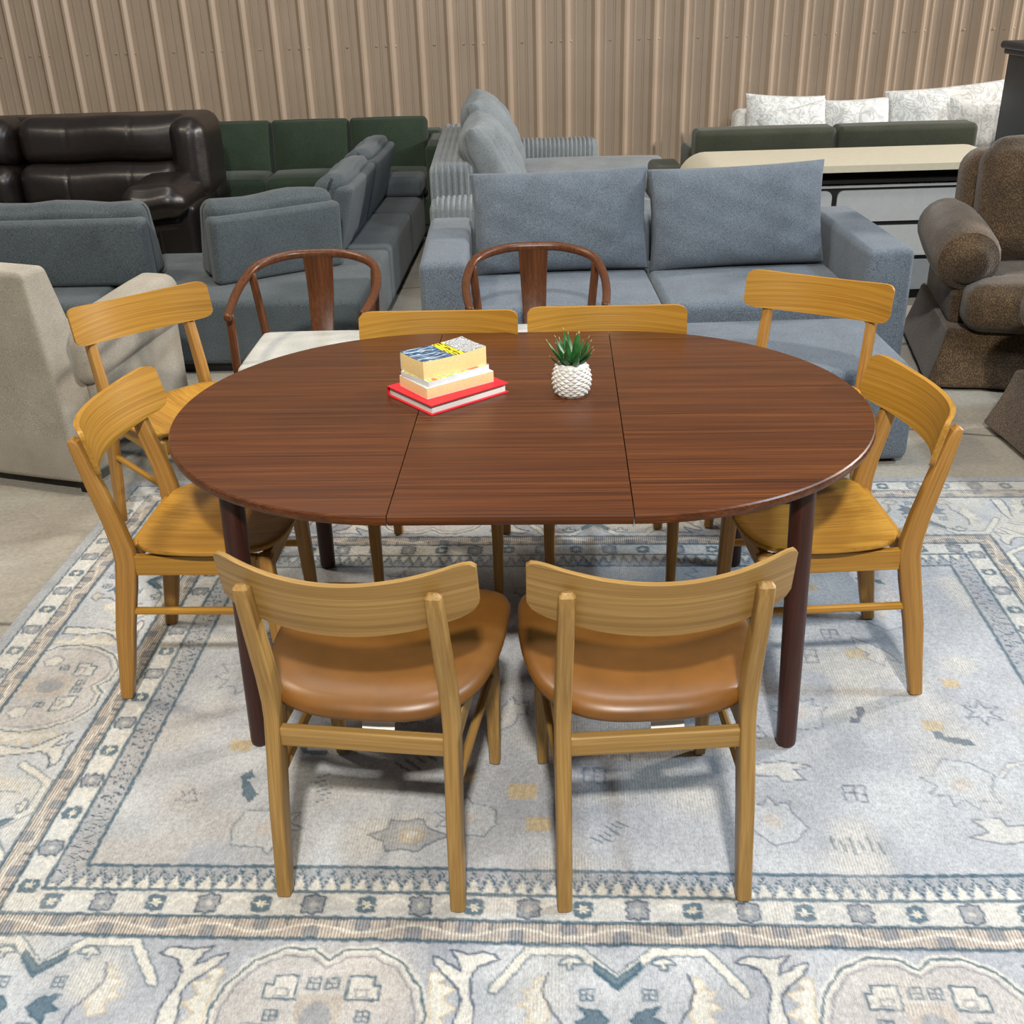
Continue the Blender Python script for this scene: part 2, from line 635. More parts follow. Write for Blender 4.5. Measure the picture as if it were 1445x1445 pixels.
def build_rug():
    u = np.linspace(0, RUG_W, 870)
    # rows get finer towards the front edge; v is the distance from the back edge
    v = np.concatenate([np.arange(0, 0.75, 0.0052), np.arange(0.75, 1.85, 0.0062), np.linspace(1.85, RUG_L, 245)])
    nx, ny = len(u), len(v)
    U, Vv = np.meshgrid(u, v)
    rs = np.random.RandomState(3)

    def vnoise(fx, fy, seed):
        r = np.random.RandomState(seed)
        gx, gy = int(RUG_W * fx) + 3, int(RUG_L * fy) + 3
        g = r.rand(gy, gx)
        X, Y = U * fx, Vv * fy
        i, j = X.astype(int), Y.astype(int)
        a, b = X - i, Y - j
        a, b = a * a * (3 - 2 * a), b * b * (3 - 2 * b)
        return (g[j, i] * (1 - a) + g[j, i + 1] * a) * (1 - b) + (g[j + 1, i] * (1 - a) + g[j + 1, i + 1] * a) * b
    mott = 0.45 * vnoise(2.2, 2.2, 1) + 0.3 * vnoise(5, 5, 2) + 0.25 * vnoise(13, 11, 3)
    mott2 = 0.6 * vnoise(3.1, 3.1, 4) + 0.4 * vnoise(9, 9, 5)
    fine = vnoise(90, 45, 6)
    jit = (vnoise(110, 110, 8) - 0.5) * 0.0055          # hand-knotted edge wobble
    jit2 = (vnoise(110, 110, 9) - 0.5) * 0.0055
    wob = (vnoise(3, 3, 10) - 0.5) * 0.012
    wob2 = (vnoise(3, 3, 11) - 0.5) * 0.012
    C = np.zeros((ny, nx, 3))

    def col(c):
        return np.array(lin(c)[:3])
    GREY, LIGHT, CREAM, BEIGE = col((168, 171, 176)), col((196, 198, 199)), col((216, 212, 200)), col((198, 187, 174))
    TEAL, SLATE, GOLD, MID = col((52, 88, 106)), col((58, 76, 100)), col((204, 178, 124)), col((150, 153, 156))

    def put(mask, c, a=1.0):
        mask = np.clip(mask, 0, 1)[..., None] * a
        C[:] = C * (1 - mask) + c * mask

    def ss(x, e0, e1):
        t = np.clip((x - e0) / (e1 - e0), 0, 1)
        return t * t * (3 - 2 * t)
    m = np.clip((mott - 0.32) / 0.36, 0, 1)[..., None]
    C[:] = GREY * (1 - m) + LIGHT * m
    put(ss(mott2, 0.55, 0.75), CREAM, 0.7)
    put(ss(1 - mott2, 0.62, 0.8), BEIGE, 0.35)
    uu, vv = U + jit + wob, Vv + jit2 + wob2

    # distance helpers on flat lists
    def seg(X, Y, pts, closed=False):
        d = np.full(X.shape, 9.0)
        P = list(pts) + ([pts[0]] if closed else [])
        for (x0, y0), (x1, y1) in zip(P[:-1], P[1:]):
            dx, dy = x1 - x0, y1 - y0
            L = dx * dx + dy * dy + 1e-12
            t = np.clip(((X - x0) * dx + (Y - y0) * dy) / L, 0, 1)
            d = np.minimum(d, np.hypot(X - x0 - t * dx, Y - y0 - t * dy))
        return d

    def inside(X, Y, pts):
        r = np.zeros(X.shape, bool)
        n = len(pts)
        for i in range(n):
            (x0, y0), (x1, y1) = pts[i], pts[(i + 1) % n]
            if y0 == y1:
                continue
            c = ((y0 > Y) != (y1 > Y)) & (X < (x1 - x0) * (Y - y0) / (y1 - y0) + x0)
            r ^= c
        return r.astype(float)

    def line(d, w):
        return ss(-d, -w - 0.0025, -w + 0.0025)

    # offset from the nearest edge; s runs along the side, side index
    du, dv = np.minimum(uu, RUG_W - uu), np.minimum(vv * (0.63 / 0.68), 2.643 - vv)
    side_v = (du < dv)                    # left or right side bands
    t = np.where(side_v, du, dv)
    s = np.where(side_v, vv - 1.3475, uu - 1.217)
    # bands
    grey_strip = (t < 0.045)
    put(grey_strip.astype(float), MID, 0.75)
    for a, b in ((0.045, 0.112), (0.49, 0.56)):
        put(((t > a) & (t < b)).astype(float), CREAM, 0.55)
    for a, b in ((0.112, 0.166), (0.435, 0.49)):
        put(((t > a) & (t < b)).astype(float), BEIGE, 0.75)
    put(((t > 0.56) & (t < 0.63)).astype(float), MID, 0.45)
    
    # rosettes
    for a, b in ((0.045, 0.112), (0.49, 0.56)):
        P = 0.1128
        k = np.floor((s + 10.03 * P) / P)
        sx = (s + 10.03 * P) - k * P - P / 2
        sy = t - (a + b) / 2
        odd = (k.astype(int) % 2) == 0
        rr = np.maximum(np.maximum(abs(sx) * 1.08, abs(sy) * 0.96), (abs(sx) + abs(sy)) * 0.64)
        ins = (t > a) & (t < b)
        ang = np.arctan2(sy, sx)
        lob = rr - 0.0220 * (1 + 0.07 * np.cos(8 * ang))
        put(ins * odd * ss(-lob, -0.002, 0.002), TEAL, 0.85)
        put(ins * odd * ss(-(np.hypot(sx, sy) - 0.0095 * (1 + 0.3 * np.cos(6 * ang))), -0.0015, 0.0015), CREAM, 0.95)
        put(ins * odd * ss(-(rr - 0.0025), -0.002, 0.001), GOLD, 0.7)
        put(ins * odd * line(abs(sy), 0.0012) * (rr < 0.02) * (rr > 0.011), CREAM, 0.7)
        lob2 = rr - 0.0240 * (1 + 0.10 * np.cos(8 * ang))
        put(ins * ~odd * ss(-lob2, -0.002, 0.002), MID, 0.9)
        put(ins * ~odd * line(abs(lob2), 0.0026), SLATE, 0.9)
        put(ins * ~odd * ss(-(np.hypot(sx, sy) - 0.007), -0.002, 0.002), CREAM, 0.6)
        put(ins * ~odd * line(abs(np.abs(sx) - np.abs(sy)), 0.0014) * (rr < 0.021) * (rr > 0.009), SLATE, 0.5)
        # pale scroll between
        put(ins * line(abs(sy - 0.018 * np.sin(2 * pi * s / P * 1.0 + 1.5)), 0.004) * (abs(sx) > 0.027), CREAM * 1.08, 0.75)
    # beige guard: vine, blobs, pegs
    for a, b, flip in ((0.112, 0.166, 1), (0.435, 0.49, -1)):
        ins = (t > a) & (t < b)
        sy = (t - (a + b) / 2) * flip
        P = 0.212
        P2 = P / 2
        k = np.floor(s / P2)
        sx = s - k * P2 - P2 / 2
        sg = np.where(k.astype(int) % 2 == 0, 1, -1)
        blob = np.maximum(abs(sx) * 1.0, abs(sy + 0.010 * sg) * 0.75) - 0.0145
        put(ins * ss(-blob, -0.003, 0.003), GREY * 0.78, 0.95)
        put(ins * line(abs(blob), 0.0018) * (sy * sg < 0), SLATE, 0.5)
        put(ins * line(abs(sy - 0.010 * np.cos(2 * pi * (s - P2 / 2) / P)), 0.0032), CREAM * 1.12, 0.95)
        peg = np.maximum(abs(abs(sx) - 0.053) - 0.004, abs(sy + 0.016) - 0.011)
        put(ins * ss(-peg, -0.002, 0.002), SLATE, 0.55)
        peg2 = np.maximum(abs(abs(sx) - 0.040), abs(sy + 0.016)) - 0.010
        put(ins * line(abs(peg2), 0.002) * side_v, SLATE, 0.45)
    # zigzag guard
    ins = (t > 0.56) & (t < 0.63)
    sy = t - 0.595
    P = 0.034
    tri = np.abs(((s / P) % 1) - 0.5) * 2
    zz = (tri - 0.5) * 0.046
    put(ins * ~side_v * 1.0, GREY * 0.92, 0.4)
    put(ins * ~side_v * ss(zz - sy - 0.012, 0, 0.004), CREAM, 0.85)
    put(ins * ~side_v * line(abs(sy - zz), 0.0040), TEAL, 0.95)
    put(ins * ~side_v * line(abs(sy - zz + 0.013), 0.0026), TEAL, 0.5)
    put(ins * ~side_v * line(abs(sy - zz - 0.015), 0.0026), TEAL, 0.7)
    Pq = 0.026
    tri = np.abs(((s / Pq + (fine - 0.5) * 0.6) % 1) - 0.5) * 2
    zz = (tri - 0.5) * 0.05
    put(ins * side_v * line(abs(sy - zz), 0.0040), SLATE, 0.9)
    # border lines
    for q, w in ((0.045, 0.0032), (0.112, 0.003), (0.166, 0.0055), (0.435, 0.0048), (0.49, 0.0048), (0.56, 0.0048), (0.63, 0.0048)):
        put(line(abs(t - q), w), TEAL, 0.85)

    # main border: mirrored palmettes
    ins = (t > 0.172) & (t < 0.430)
    P = 1.145
    T = 0.435 - t                                   # depth away from the field
    sp = np.abs(((s + P / 2) % P) - P / 2)
    sel = np.where(ins)
    X, Y = sp[sel], T[sel]
    Cs = C[sel]

    def putS(mask, c, a=1.0):
        mask = (np.clip(mask, 0, 1) * a)[:, None]
        Cs[:] = Cs * (1 - mask) + c * mask

    def outline(pts, w=0.0027, c=TEAL, a=0.85, fill=None, fa=0.8, closed=True):
        if fill is not None:
            putS(inside(X, Y, pts), fill, fa)
        putS(line(seg(X, Y, pts, closed), w), c, a)
    B = P / 2
    # ribbon dipping into a V at the half period
    rib = [(0.335, 0.110), (0.40, 0.016), (0.50, 0.016), (B, 0.085)]
    putS(line(seg(X, Y, rib), 0.011), CREAM, 0.9)
    putS(line(abs(seg(X, Y, rib) - 0.011), 0.0022), TEAL, 0.75)
    outline([(B + 0.01, 0.118), (B - 0.045, 0.062), (B - 0.045, 0.040), (B + 0.01, 0.088)], fill=TEAL, fa=0.85)
    # mushroom
    outline([(B - 0.095, 0.060), (B - 0.084, 0.060), (B - 0.084, 0.048), (B - 0.066, 0.047), (B - 0.07, 0.036), (B - 0.088, 0.030), (B - 0.106, 0.036), (B - 0.112, 0.047), (B - 0.095, 0.048)], fill=CREAM)
    # arch
    arch = [(0.0, 0.052), (0.03, 0.026), (0.09, 0.022), (0.15, 0.055), (0.19, 0.112), (0.207, 0.17), (0.198, 0.235), (0.17, 0.262)]
    putS(inside(X, Y, [(-0.01, 0.06)] + arch[1:] + [(-0.01, 0.27)]), BEIGE, 0.45)
    inn = [(0.0, 0.07), (0.035, 0.044), (0.085, 0.040), (0.138, 0.068), (0.172, 0.118), (0.188, 0.17), (0.18, 0.23)]
    putS(line(seg(X, Y, arch), 0.010), CREAM, 0.7)
    putS(line(seg(X, Y, arch), 0.0028), TEAL, 0.9)
    putS(line(seg(X, Y, inn), 0.002), SLATE, 0.55)
    # cream leaves outside the arch
    lf = [(0.205, 0.075), (0.245, 0.07), (0.225, 0.10), (0.26, 0.11), (0.235, 0.135), (0.265, 0.155), (0.235, 0.175), (0.255, 0.205), (0.225, 0.215), (0.232, 0.25), (0.212, 0.26), (0.215, 0.17)]
    outline(lf, 0.002, GOLD, 0.6, CREAM, 0.85)
    # inside the arch
    put_sq = [(0.05, 0.088), (0.098, 0.088), (0.098, 0.108), (0.112, 0.108), (0.112, 0.142), (0.05, 0.142)]
    outline(put_sq, 0.0026, TEAL, 0.9, CREAM, 0.5)
    outline([(0.066, 0.118), (0.09, 0.118), (0.09, 0.135), (0.066, 0.135)], 0.002, SLATE, 0.6)
    putS((X < 0.045) * ss(Y, 0.125, 0.135), BEIGE * 0.85, 0.75)
    putS(ss(-(np.hypot(X / 0.030, (Y - 0.185) / 0.036) - 1), -0.1, 0.1), MID, 0.9)
    for cx, cy in ((0.018, 0.105), (0.088, 0.178), (B - 0.058, 0.118), (B - 0.03, 0.225)):
        q = np.maximum(abs(X - cx), abs(Y - cy))
        putS(line(abs(q - 0.012), 0.0024), TEAL, 0.8)
        putS(line(np.minimum(abs(X - cx), abs(Y - cy)), 0.0018) * (q < 0.012), TEAL, 0.8)
    outline([(0.10, 0.20), (0.135, 0.195), (0.15, 0.225), (0.12, 0.25), (0.095, 0.235)], 0.002, SLATE, 0.6, CREAM, 0.5)
    # fan leaves under the V
    outline([(B - 0.035, 0.155), (B - 0.075, 0.145), (B - 0.06, 0.165), (B - 0.082, 0.18), (B - 0.058, 0.19), (B - 0.062, 0.212), (B - 0.035, 0.195), (B - 0.02, 0.175)], 0.002, TEAL, 0.9, TEAL, 0.8)
    # tulip tree
    outline([(0.344, 0.041), (0.333, 0.029), (0.308, 0.023), (0.279, 0.029), (0.239, 0.020), (0.257, 0.041), (0.266, 0.068), (0.228, 0.045), (0.207, 0.037),
             (0.210, 0.053), (0.236, 0.082), (0.265, 0.110), (0.273, 0.131), (0.262, 0.19), (0.262, 0.255), (0.300, 0.255), (0.301, 0.156), (0.290, 0.119), (0.286, 0.086), (0.301, 0.057), (0.323, 0.047)],
            0.0026, SLATE, 0.9, CREAM, 0.75)
    # leaf strip
    outline([(0.43, 0.075), (0.41, 0.09), (0.418, 0.105), (0.392, 0.11), (0.405, 0.13), (0.385, 0.145), (0.41, 0.155), (0.40, 0.18), (0.43, 0.19), (0.445, 0.16), (0.432, 0.12)], 0.0022, GOLD, 0.55, CREAM, 0.9)
    outline([(0.439, 0.07), (0.43, 0.11), (0.445, 0.15), (0.468, 0.185), (0.47, 0.22)], 0.0026, SLATE, 0.85, closed=False)
    outline([(0.45, 0.225), (0.49, 0.215), (0.505, 0.24), (0.47, 0.25)], 0.002, TEAL, 0.7, GOLD, 0.3)
    C[sel] = Cs

    # field motifs
    ins = (t > 0.64)
    rr2 = np.random.RandomState(21)

    def stamp(kind, cx, cy, sc, an, c):
        R = 0.16 * sc
        i0, i1 = np.searchsorted(u, (cx - R, cx + R))
        j0, j1 = np.searchsorted(v, (cy - R, cy + R))
        if i1 <= i0 or j1 <= j0:
            return
        X0, Y0 = uu[j0:j1, i0:i1] - cx, vv[j0:j1, i0:i1] - cy
        X = (X0 * cos(an) + Y0 * sin(an)) / sc
        Y = (-X0 * sin(an) + Y0 * cos(an)) / sc
        blk = C[j0:j1, i0:i1]
        okm = (t[j0:j1, i0:i1] > 0.645)

        def p(mask, cc, a):
            mm = (np.clip(mask, 0, 1) * a * okm)[..., None]
            blk[:] = blk * (1 - mm) + cc * mm
        if kind == 'leaf':
            pts = [(-0.075, 0.0), (-0.03, 0.03), (0.01, 0.022), (0.02, 0.045), (0.075, 0.03), (0.05, 0.0), (0.09, -0.02), (0.03, -0.03), (-0.02, -0.018)]
            p(inside(X, Y, pts), CREAM, 0.5)
            p(line(seg(X, Y, pts, True), 0.0022 / sc), c, 0.7)
        elif kind == 'palm':
            pts = [(-0.05, -0.06), (-0.055, 0.0), (-0.075, 0.02), (-0.04, 0.03), (-0.045, 0.06), (-0.012, 0.045), (0.0, 0.075), (0.014, 0.045), (0.045, 0.06), (0.04, 0.03), (0.075, 0.02), (0.055, 0.0), (0.05, -0.06), (0.0, -0.075)]
            p(inside(X, Y, pts), LIGHT, 0.5)
            p(line(seg(X, Y, pts, True), 0.002 / sc), c, 0.65)
            p(ss(-(np.hypot(X, Y * 0.8) - 0.02), -0.004, 0.004), BEIGE, 0.6)
        elif kind == 'bloom':
            pts = [(-0.10, 0.0), (-0.06, 0.022), (-0.055, 0.05), (-0.015, 0.042), (0.02, 0.05), (0.03, 0.03), (0.085, 0.0), (0.03, -0.028), (0.02, -0.055), (-0.02, -0.045), (-0.055, -0.05), (-0.06, -0.02)]
            p(inside(X, Y, pts), MID, 0.6)
            p(line(seg(X, Y, pts, True), 0.0024 / sc), SLATE, 0.75)
            p(ss(-(np.hypot(X * 0.7, Y) - 0.022), -0.004, 0.004), GOLD, 0.6)
            p(ss(-(np.hypot(X * 0.7, Y) - 0.012), -0.004, 0.004), CREAM, 0.9)
        elif kind == 'peg':
            pts = [(-0.045, -0.01), (-0.02, -0.014), (-0.015, 0.0), (0.03, -0.012), (0.05, 0.004), (0.02, 0.014), (-0.03, 0.012)]
            p(inside(X, Y, pts), c, 0.8)
        elif kind == 'gold':
            a = np.maximum(abs(X) * 0.8, abs(Y)) - 0.020
            p(ss(-a, -0.004, 0.004), GOLD, 0.7)
        elif kind == 'window':
            q = np.maximum(abs(X), abs(Y))
            p(line(abs(q - 0.026), 0.0022), SLATE, 0.75)
            p(line(np.minimum(abs(X), abs(Y)), 0.002) * (q < 0.026), SLATE, 0.75)
        elif kind == 'curl':
            d = seg(X, Y, [(-0.08, 0.02), (-0.04, -0.012), (0.0, -0.016), (0.05, 0.004), (0.085, 0.035)])
            p(line(d, 0.006), CREAM, 0.6)
            p(line(abs(d - 0.007), 0.002), SLATE, 0.5)
        elif kind == 'comb':
            for k in range(6):
                p(line(seg(X, Y, [(-0.05 + k * 0.02, -0.02 + 0.012 * (k % 2)), (-0.046 + k * 0.02, 0.014 + 0.008 * (k % 3))]), 0.0032), TEAL, 0.7)
        elif kind == 'star':
            pts = []
            for k in range(12):
                a = k * pi / 6
                r = 0.045 if k % 2 == 0 else 0.018
                pts.append((r * cos(a), r * sin(a)))
            p(inside(X, Y, pts), LIGHT, 0.6)
            p(line(seg(X, Y, pts, True), 0.002), SLATE, 0.7)
    kinds = ['leaf', 'palm', 'peg', 'gold', 'window', 'curl', 'peg', 'gold', 'leaf', 'star', 'gold', 'comb']
    pts = [('bloom', 1.34, 1.915, 1.0, 0.0, SLATE), ('star', 1.83, 1.60, 1.1, 0.3, SLATE), ('window', 1.75, 1.70, 1.0, 0.05, SLATE),
           ('palm', 2.29, 1.45, 1.0, pi, SLATE), ('window', 2.36, 1.76, 1.0, 0.08, SLATE), ('palm', 2.62, 1.72, 1.2, 0.5, TEAL),
           ('comb', 2.32, 1.92, 1.0, 0, TEAL), ('gold', 1.62, 1.87, 1.1, 0, GOLD), ('gold', 1.58, 1.76, 1.3, 0, GOLD),
           ('gold', 0.86, 1.60, 1.1, 0, GOLD), ('peg', 0.92, 1.75, 1.3, 1.2, TEAL), ('gold', 2.62, 1.50, 1, 0, GOLD),
           ('peg', 2.65, 1.55, 1.2, 0.4, TEAL), ('peg', 1.05, 1.62, 0.9, 0.2, TEAL), ('leaf', 2.55, 1.16, 1.0, 1.0, SLATE),
           ('gold', 2.5, 1.18, 1.1, 0, GOLD), ('gold', 2.72, 1.32, 0.9, 0, GOLD), ('window', 2.45, 1.08, 0.9, 0, SLATE)]
    for k in range(150):
        cx, cy = 0.72 + rr2.rand() * 2.12, 0.74 + rr2.rand() * 1.2
        if all((cx - q[1]) ** 2 + (cy - q[2]) ** 2 > 0.125 ** 2 for q in pts):
            kd = kinds[rr2.randint(len(kinds))]
            pts.append((kd, cx, cy, 0.7 + 0.6 * rr2.rand(), rr2.rand() * 6.28, [SLATE, TEAL][rr2.randint(2)]))
    for q in pts:
        stamp(*q)
    # wear and weave tone
    wear = ss(mott2, 0.5, 0.8) * 0.3
    put(wear * (t > 0.05), LIGHT, 1.0)
    C *= (0.84 + 0.13 * fine)[..., None]
    C = np.clip(C, 0, 1)

    # geometry: grid with a small wavy pile, thin skirt
    zz = 0.011 + 0.0022 * (vnoise(2.5, 2.5, 31) - 0.5) + 0.0008 * (vnoise(40, 40, 32) - 0.5)
    edge = np.minimum(np.minimum(U, RUG_W - U), np.minimum(Vv, RUG_L - Vv))
    zz = np.where(edge < 0.004, 0.001, zz)
    eu = (vnoise(0.01, 2.2, 33) - 0.5) * 0.02 * np.clip(1 - U / 0.3, 0, 1)
    co, si = cos(RUG_YAW), sin(RUG_YAW)
    lx, ly = U + eu, -Vv
    XYZ = np.stack([lx, ly, zz], -1).reshape(-1, 3)
    me = bpy.data.meshes.new('area_rug')
    nv = nx * ny
    me.vertices.add(nv)
    me.vertices.foreach_set('co', XYZ.astype(np.float32).ravel())
    ii = np.arange(nv).reshape(ny, nx)
    quads = np.stack([ii[:-1, :-1], ii[1:, :-1], ii[1:, 1:], ii[:-1, 1:]], -1).reshape(-1, 4)
    nf = len(quads)
    me.loops.add(nf * 4)
    me.loops.foreach_set('vertex_index', quads.astype(np.int32).ravel())
    me.polygons.add(nf)
    me.polygons.foreach_set('loop_start', (np.arange(nf) * 4).astype(np.int32))
    me.polygons.foreach_set('use_smooth', np.ones(nf, bool))
    me.update(calc_edges=True)
    at = me.color_attributes.new('yarn', 'FLOAT_COLOR', 'POINT')
    TH = np.clip(((t > 0.112) & (t < 0.166)) * 0.7 + ((t > 0.435) & (t < 0.49)) * 0.75 + ss(mott2, 0.5, 0.7) * 0.35 * (t > 0.05), 0, 1)
    RGBA = np.concatenate([C.reshape(-1, 3), TH.reshape(-1, 1)], 1).astype(np.float32)
    at.data.foreach_set('color', RGBA.ravel())
    t_ = NT('rug_wool')
    ca = t_.n('ShaderNodeVertexColor')
    ca.layer_name = 'yarn'
    n1 = t_.noise(t_.coords((1, 0.25, 1)), 420, 2, 0.7)
    n2 = t_.noise(t_.coords((1, 1, 1)), 90, 3, 0.7)
    c = t_.mix(1.0, ca.outputs[0], t_.ramp(n1, [(0.32, (222, 222, 222)), (0.62, (255, 255, 255))]), 'MULTIPLY')
    c = t_.mix(1.0, c, t_.ramp(n2, [(0.3, (226, 226, 226)), (0.6, (255, 255, 255))]), 'MULTIPLY')
    wv = t_.n('ShaderNodeTexWave', wave_type='BANDS', bands_direction='X')
    wv.inputs['Scale'].default_value = 46
    wv.inputs['Distortion'].default_value = 1.2
    wv.inputs['Detail'].default_value = 2
    wv.inputs['Detail Scale'].default_value = 2.5
    t_.l(t_.coords((1, 0.12, 1)), wv.inputs['Vector'])
    thr = t_.mix(ca.outputs[1], (1, 1, 1, 1), t_.ramp(wv.outputs['Fac'], [(0.30, (200, 190, 180)), (0.62, (255, 255, 255))]))
    c = t_.mix(1.0, c, thr, 'MULTIPLY')
    t_.bump(n1, 0.3, 0.003)
    mat = t_.done(c, 0.95, 0.15, 0, 0.15)
    me.materials.append(mat)
    o = bpy.data.objects.new('area_rug', me)
    COL.objects.link(o)
    o.location = (RUG_O[0], RUG_O[1], 0)
    o.rotation_euler = (0, 0, RUG_YAW)
    tag(o, 'large pale grey and blue oriental style rug under the dining table', 'rug')


build_rug()
RZ = 0.0125     # top of the rug

# ------------------------------------------------------------------ dining table
TC, TYAW, TTOP = (0.027, 2.638), -0.0505, 0.745


def build_table():
    root = thing('dining_table', 'dark walnut oval extending dining table with three top panels, standing on the rug', 'table',
                 (TC[0], TC[1], 0), TYAW)
    R, hl, th = 0.635, 0.258, 0.024

    def half(s):
        pts = []
        for i in range(49):
            a = -pi / 2 + pi * i / 48
            pts.append((s * (hl + R * cos(a)), R * sin(a)))
        return pts if s > 0 else pts[::-1]
    e = 0.0012

    def panel(name, o, straight):
        rings = []
        prof = [(0.006, 0.0), (0.002, 0.003), (0.0, 0.009), (0.0, 0.015), (0.0015, 0.0205), (0.005, 0.0235), (0.009, 0.024)]
        c = np.array(o).mean(0)
        secs = []
        O = np.array(o, float)
        for ins, dz in prof:
            P = O.copy()
            for i, (x, y) in enumerate(O):
                if name == 'tabletop_leaf':
                    P[i] = (x, y - np.sign(y) * ins)
                else:
                    sx = np.sign(x)
                    dx, dy = x - sx * hl, y
                    L = math.hypot(dx, dy)
                    P[i] = (sx * hl + dx * (L - ins) / L, dy * (L - ins) / L)
            secs.append([(p[0], p[1], TTOP - th + dz) for p in P])
        mk(name, *loft(secs), M_TABLE, root, 25)
    for s in (1, -1):
        o = [(x + s * e, y) for x, y in half(s)]
        panel('tabletop_panel', o, True)
    n = 9
    lo = [(-hl + e + (2 * hl - 2 * e) * i / (n - 1), -R) for i in range(n)] + [(hl - e - (2 * hl - 2 * e) * i / (n - 1), R) for i in range(n)]
    panel('tabletop_leaf', lo, True)
    for sx in (-1, 1):
        for sy in (-1, 1):
            b, t = np.array([sx * 0.662, sy * 0.455, RZ]), np.array([sx * 0.648, sy * 0.425, TTOP - th])
            secs = []
            for f, r in ((0, 0.019), (0.008, 0.0235), (0.02, 0.0245), (0.4, 0.0265), (0.7, 0.0275), (1.0, 0.0285)):
                c = b + (t - b) * f
                secs.append([(c[0] + r * cos(a), c[1] + r * sin(a), c[2]) for a in [2 * pi * j / 20 for j in range(20)]])
            mk('leg', *loft(secs), M_TLEG, root)
    z0, z1 = 0.668, TTOP - th - 0.0005
    ap = [softbox(-0.625, 0.625, sy * 0.425 - 0.011, sy * 0.425 + 0.011, z0, z1, 0.002, 1) for sy in (-1, 1)]
    ap += [softbox(sx * 0.63 - 0.011, sx * 0.63 + 0.011, -0.41, 0.41, z0, z1, 0.002, 1) for sx in (-1, 1)]
    mk('apron', *join(*ap), M_TLEG, root)


build_table()

# ------------------------------------------------------------------ oak dining chairs


def seat_outline(pts, n=5):
    full = [(x, y) for x, y in pts] + [(-x, y) for x, y in reversed(pts) if abs(x) > 1e-6]
    return smooth_path([(x, y, 0) for x, y in full], n, closed=True)


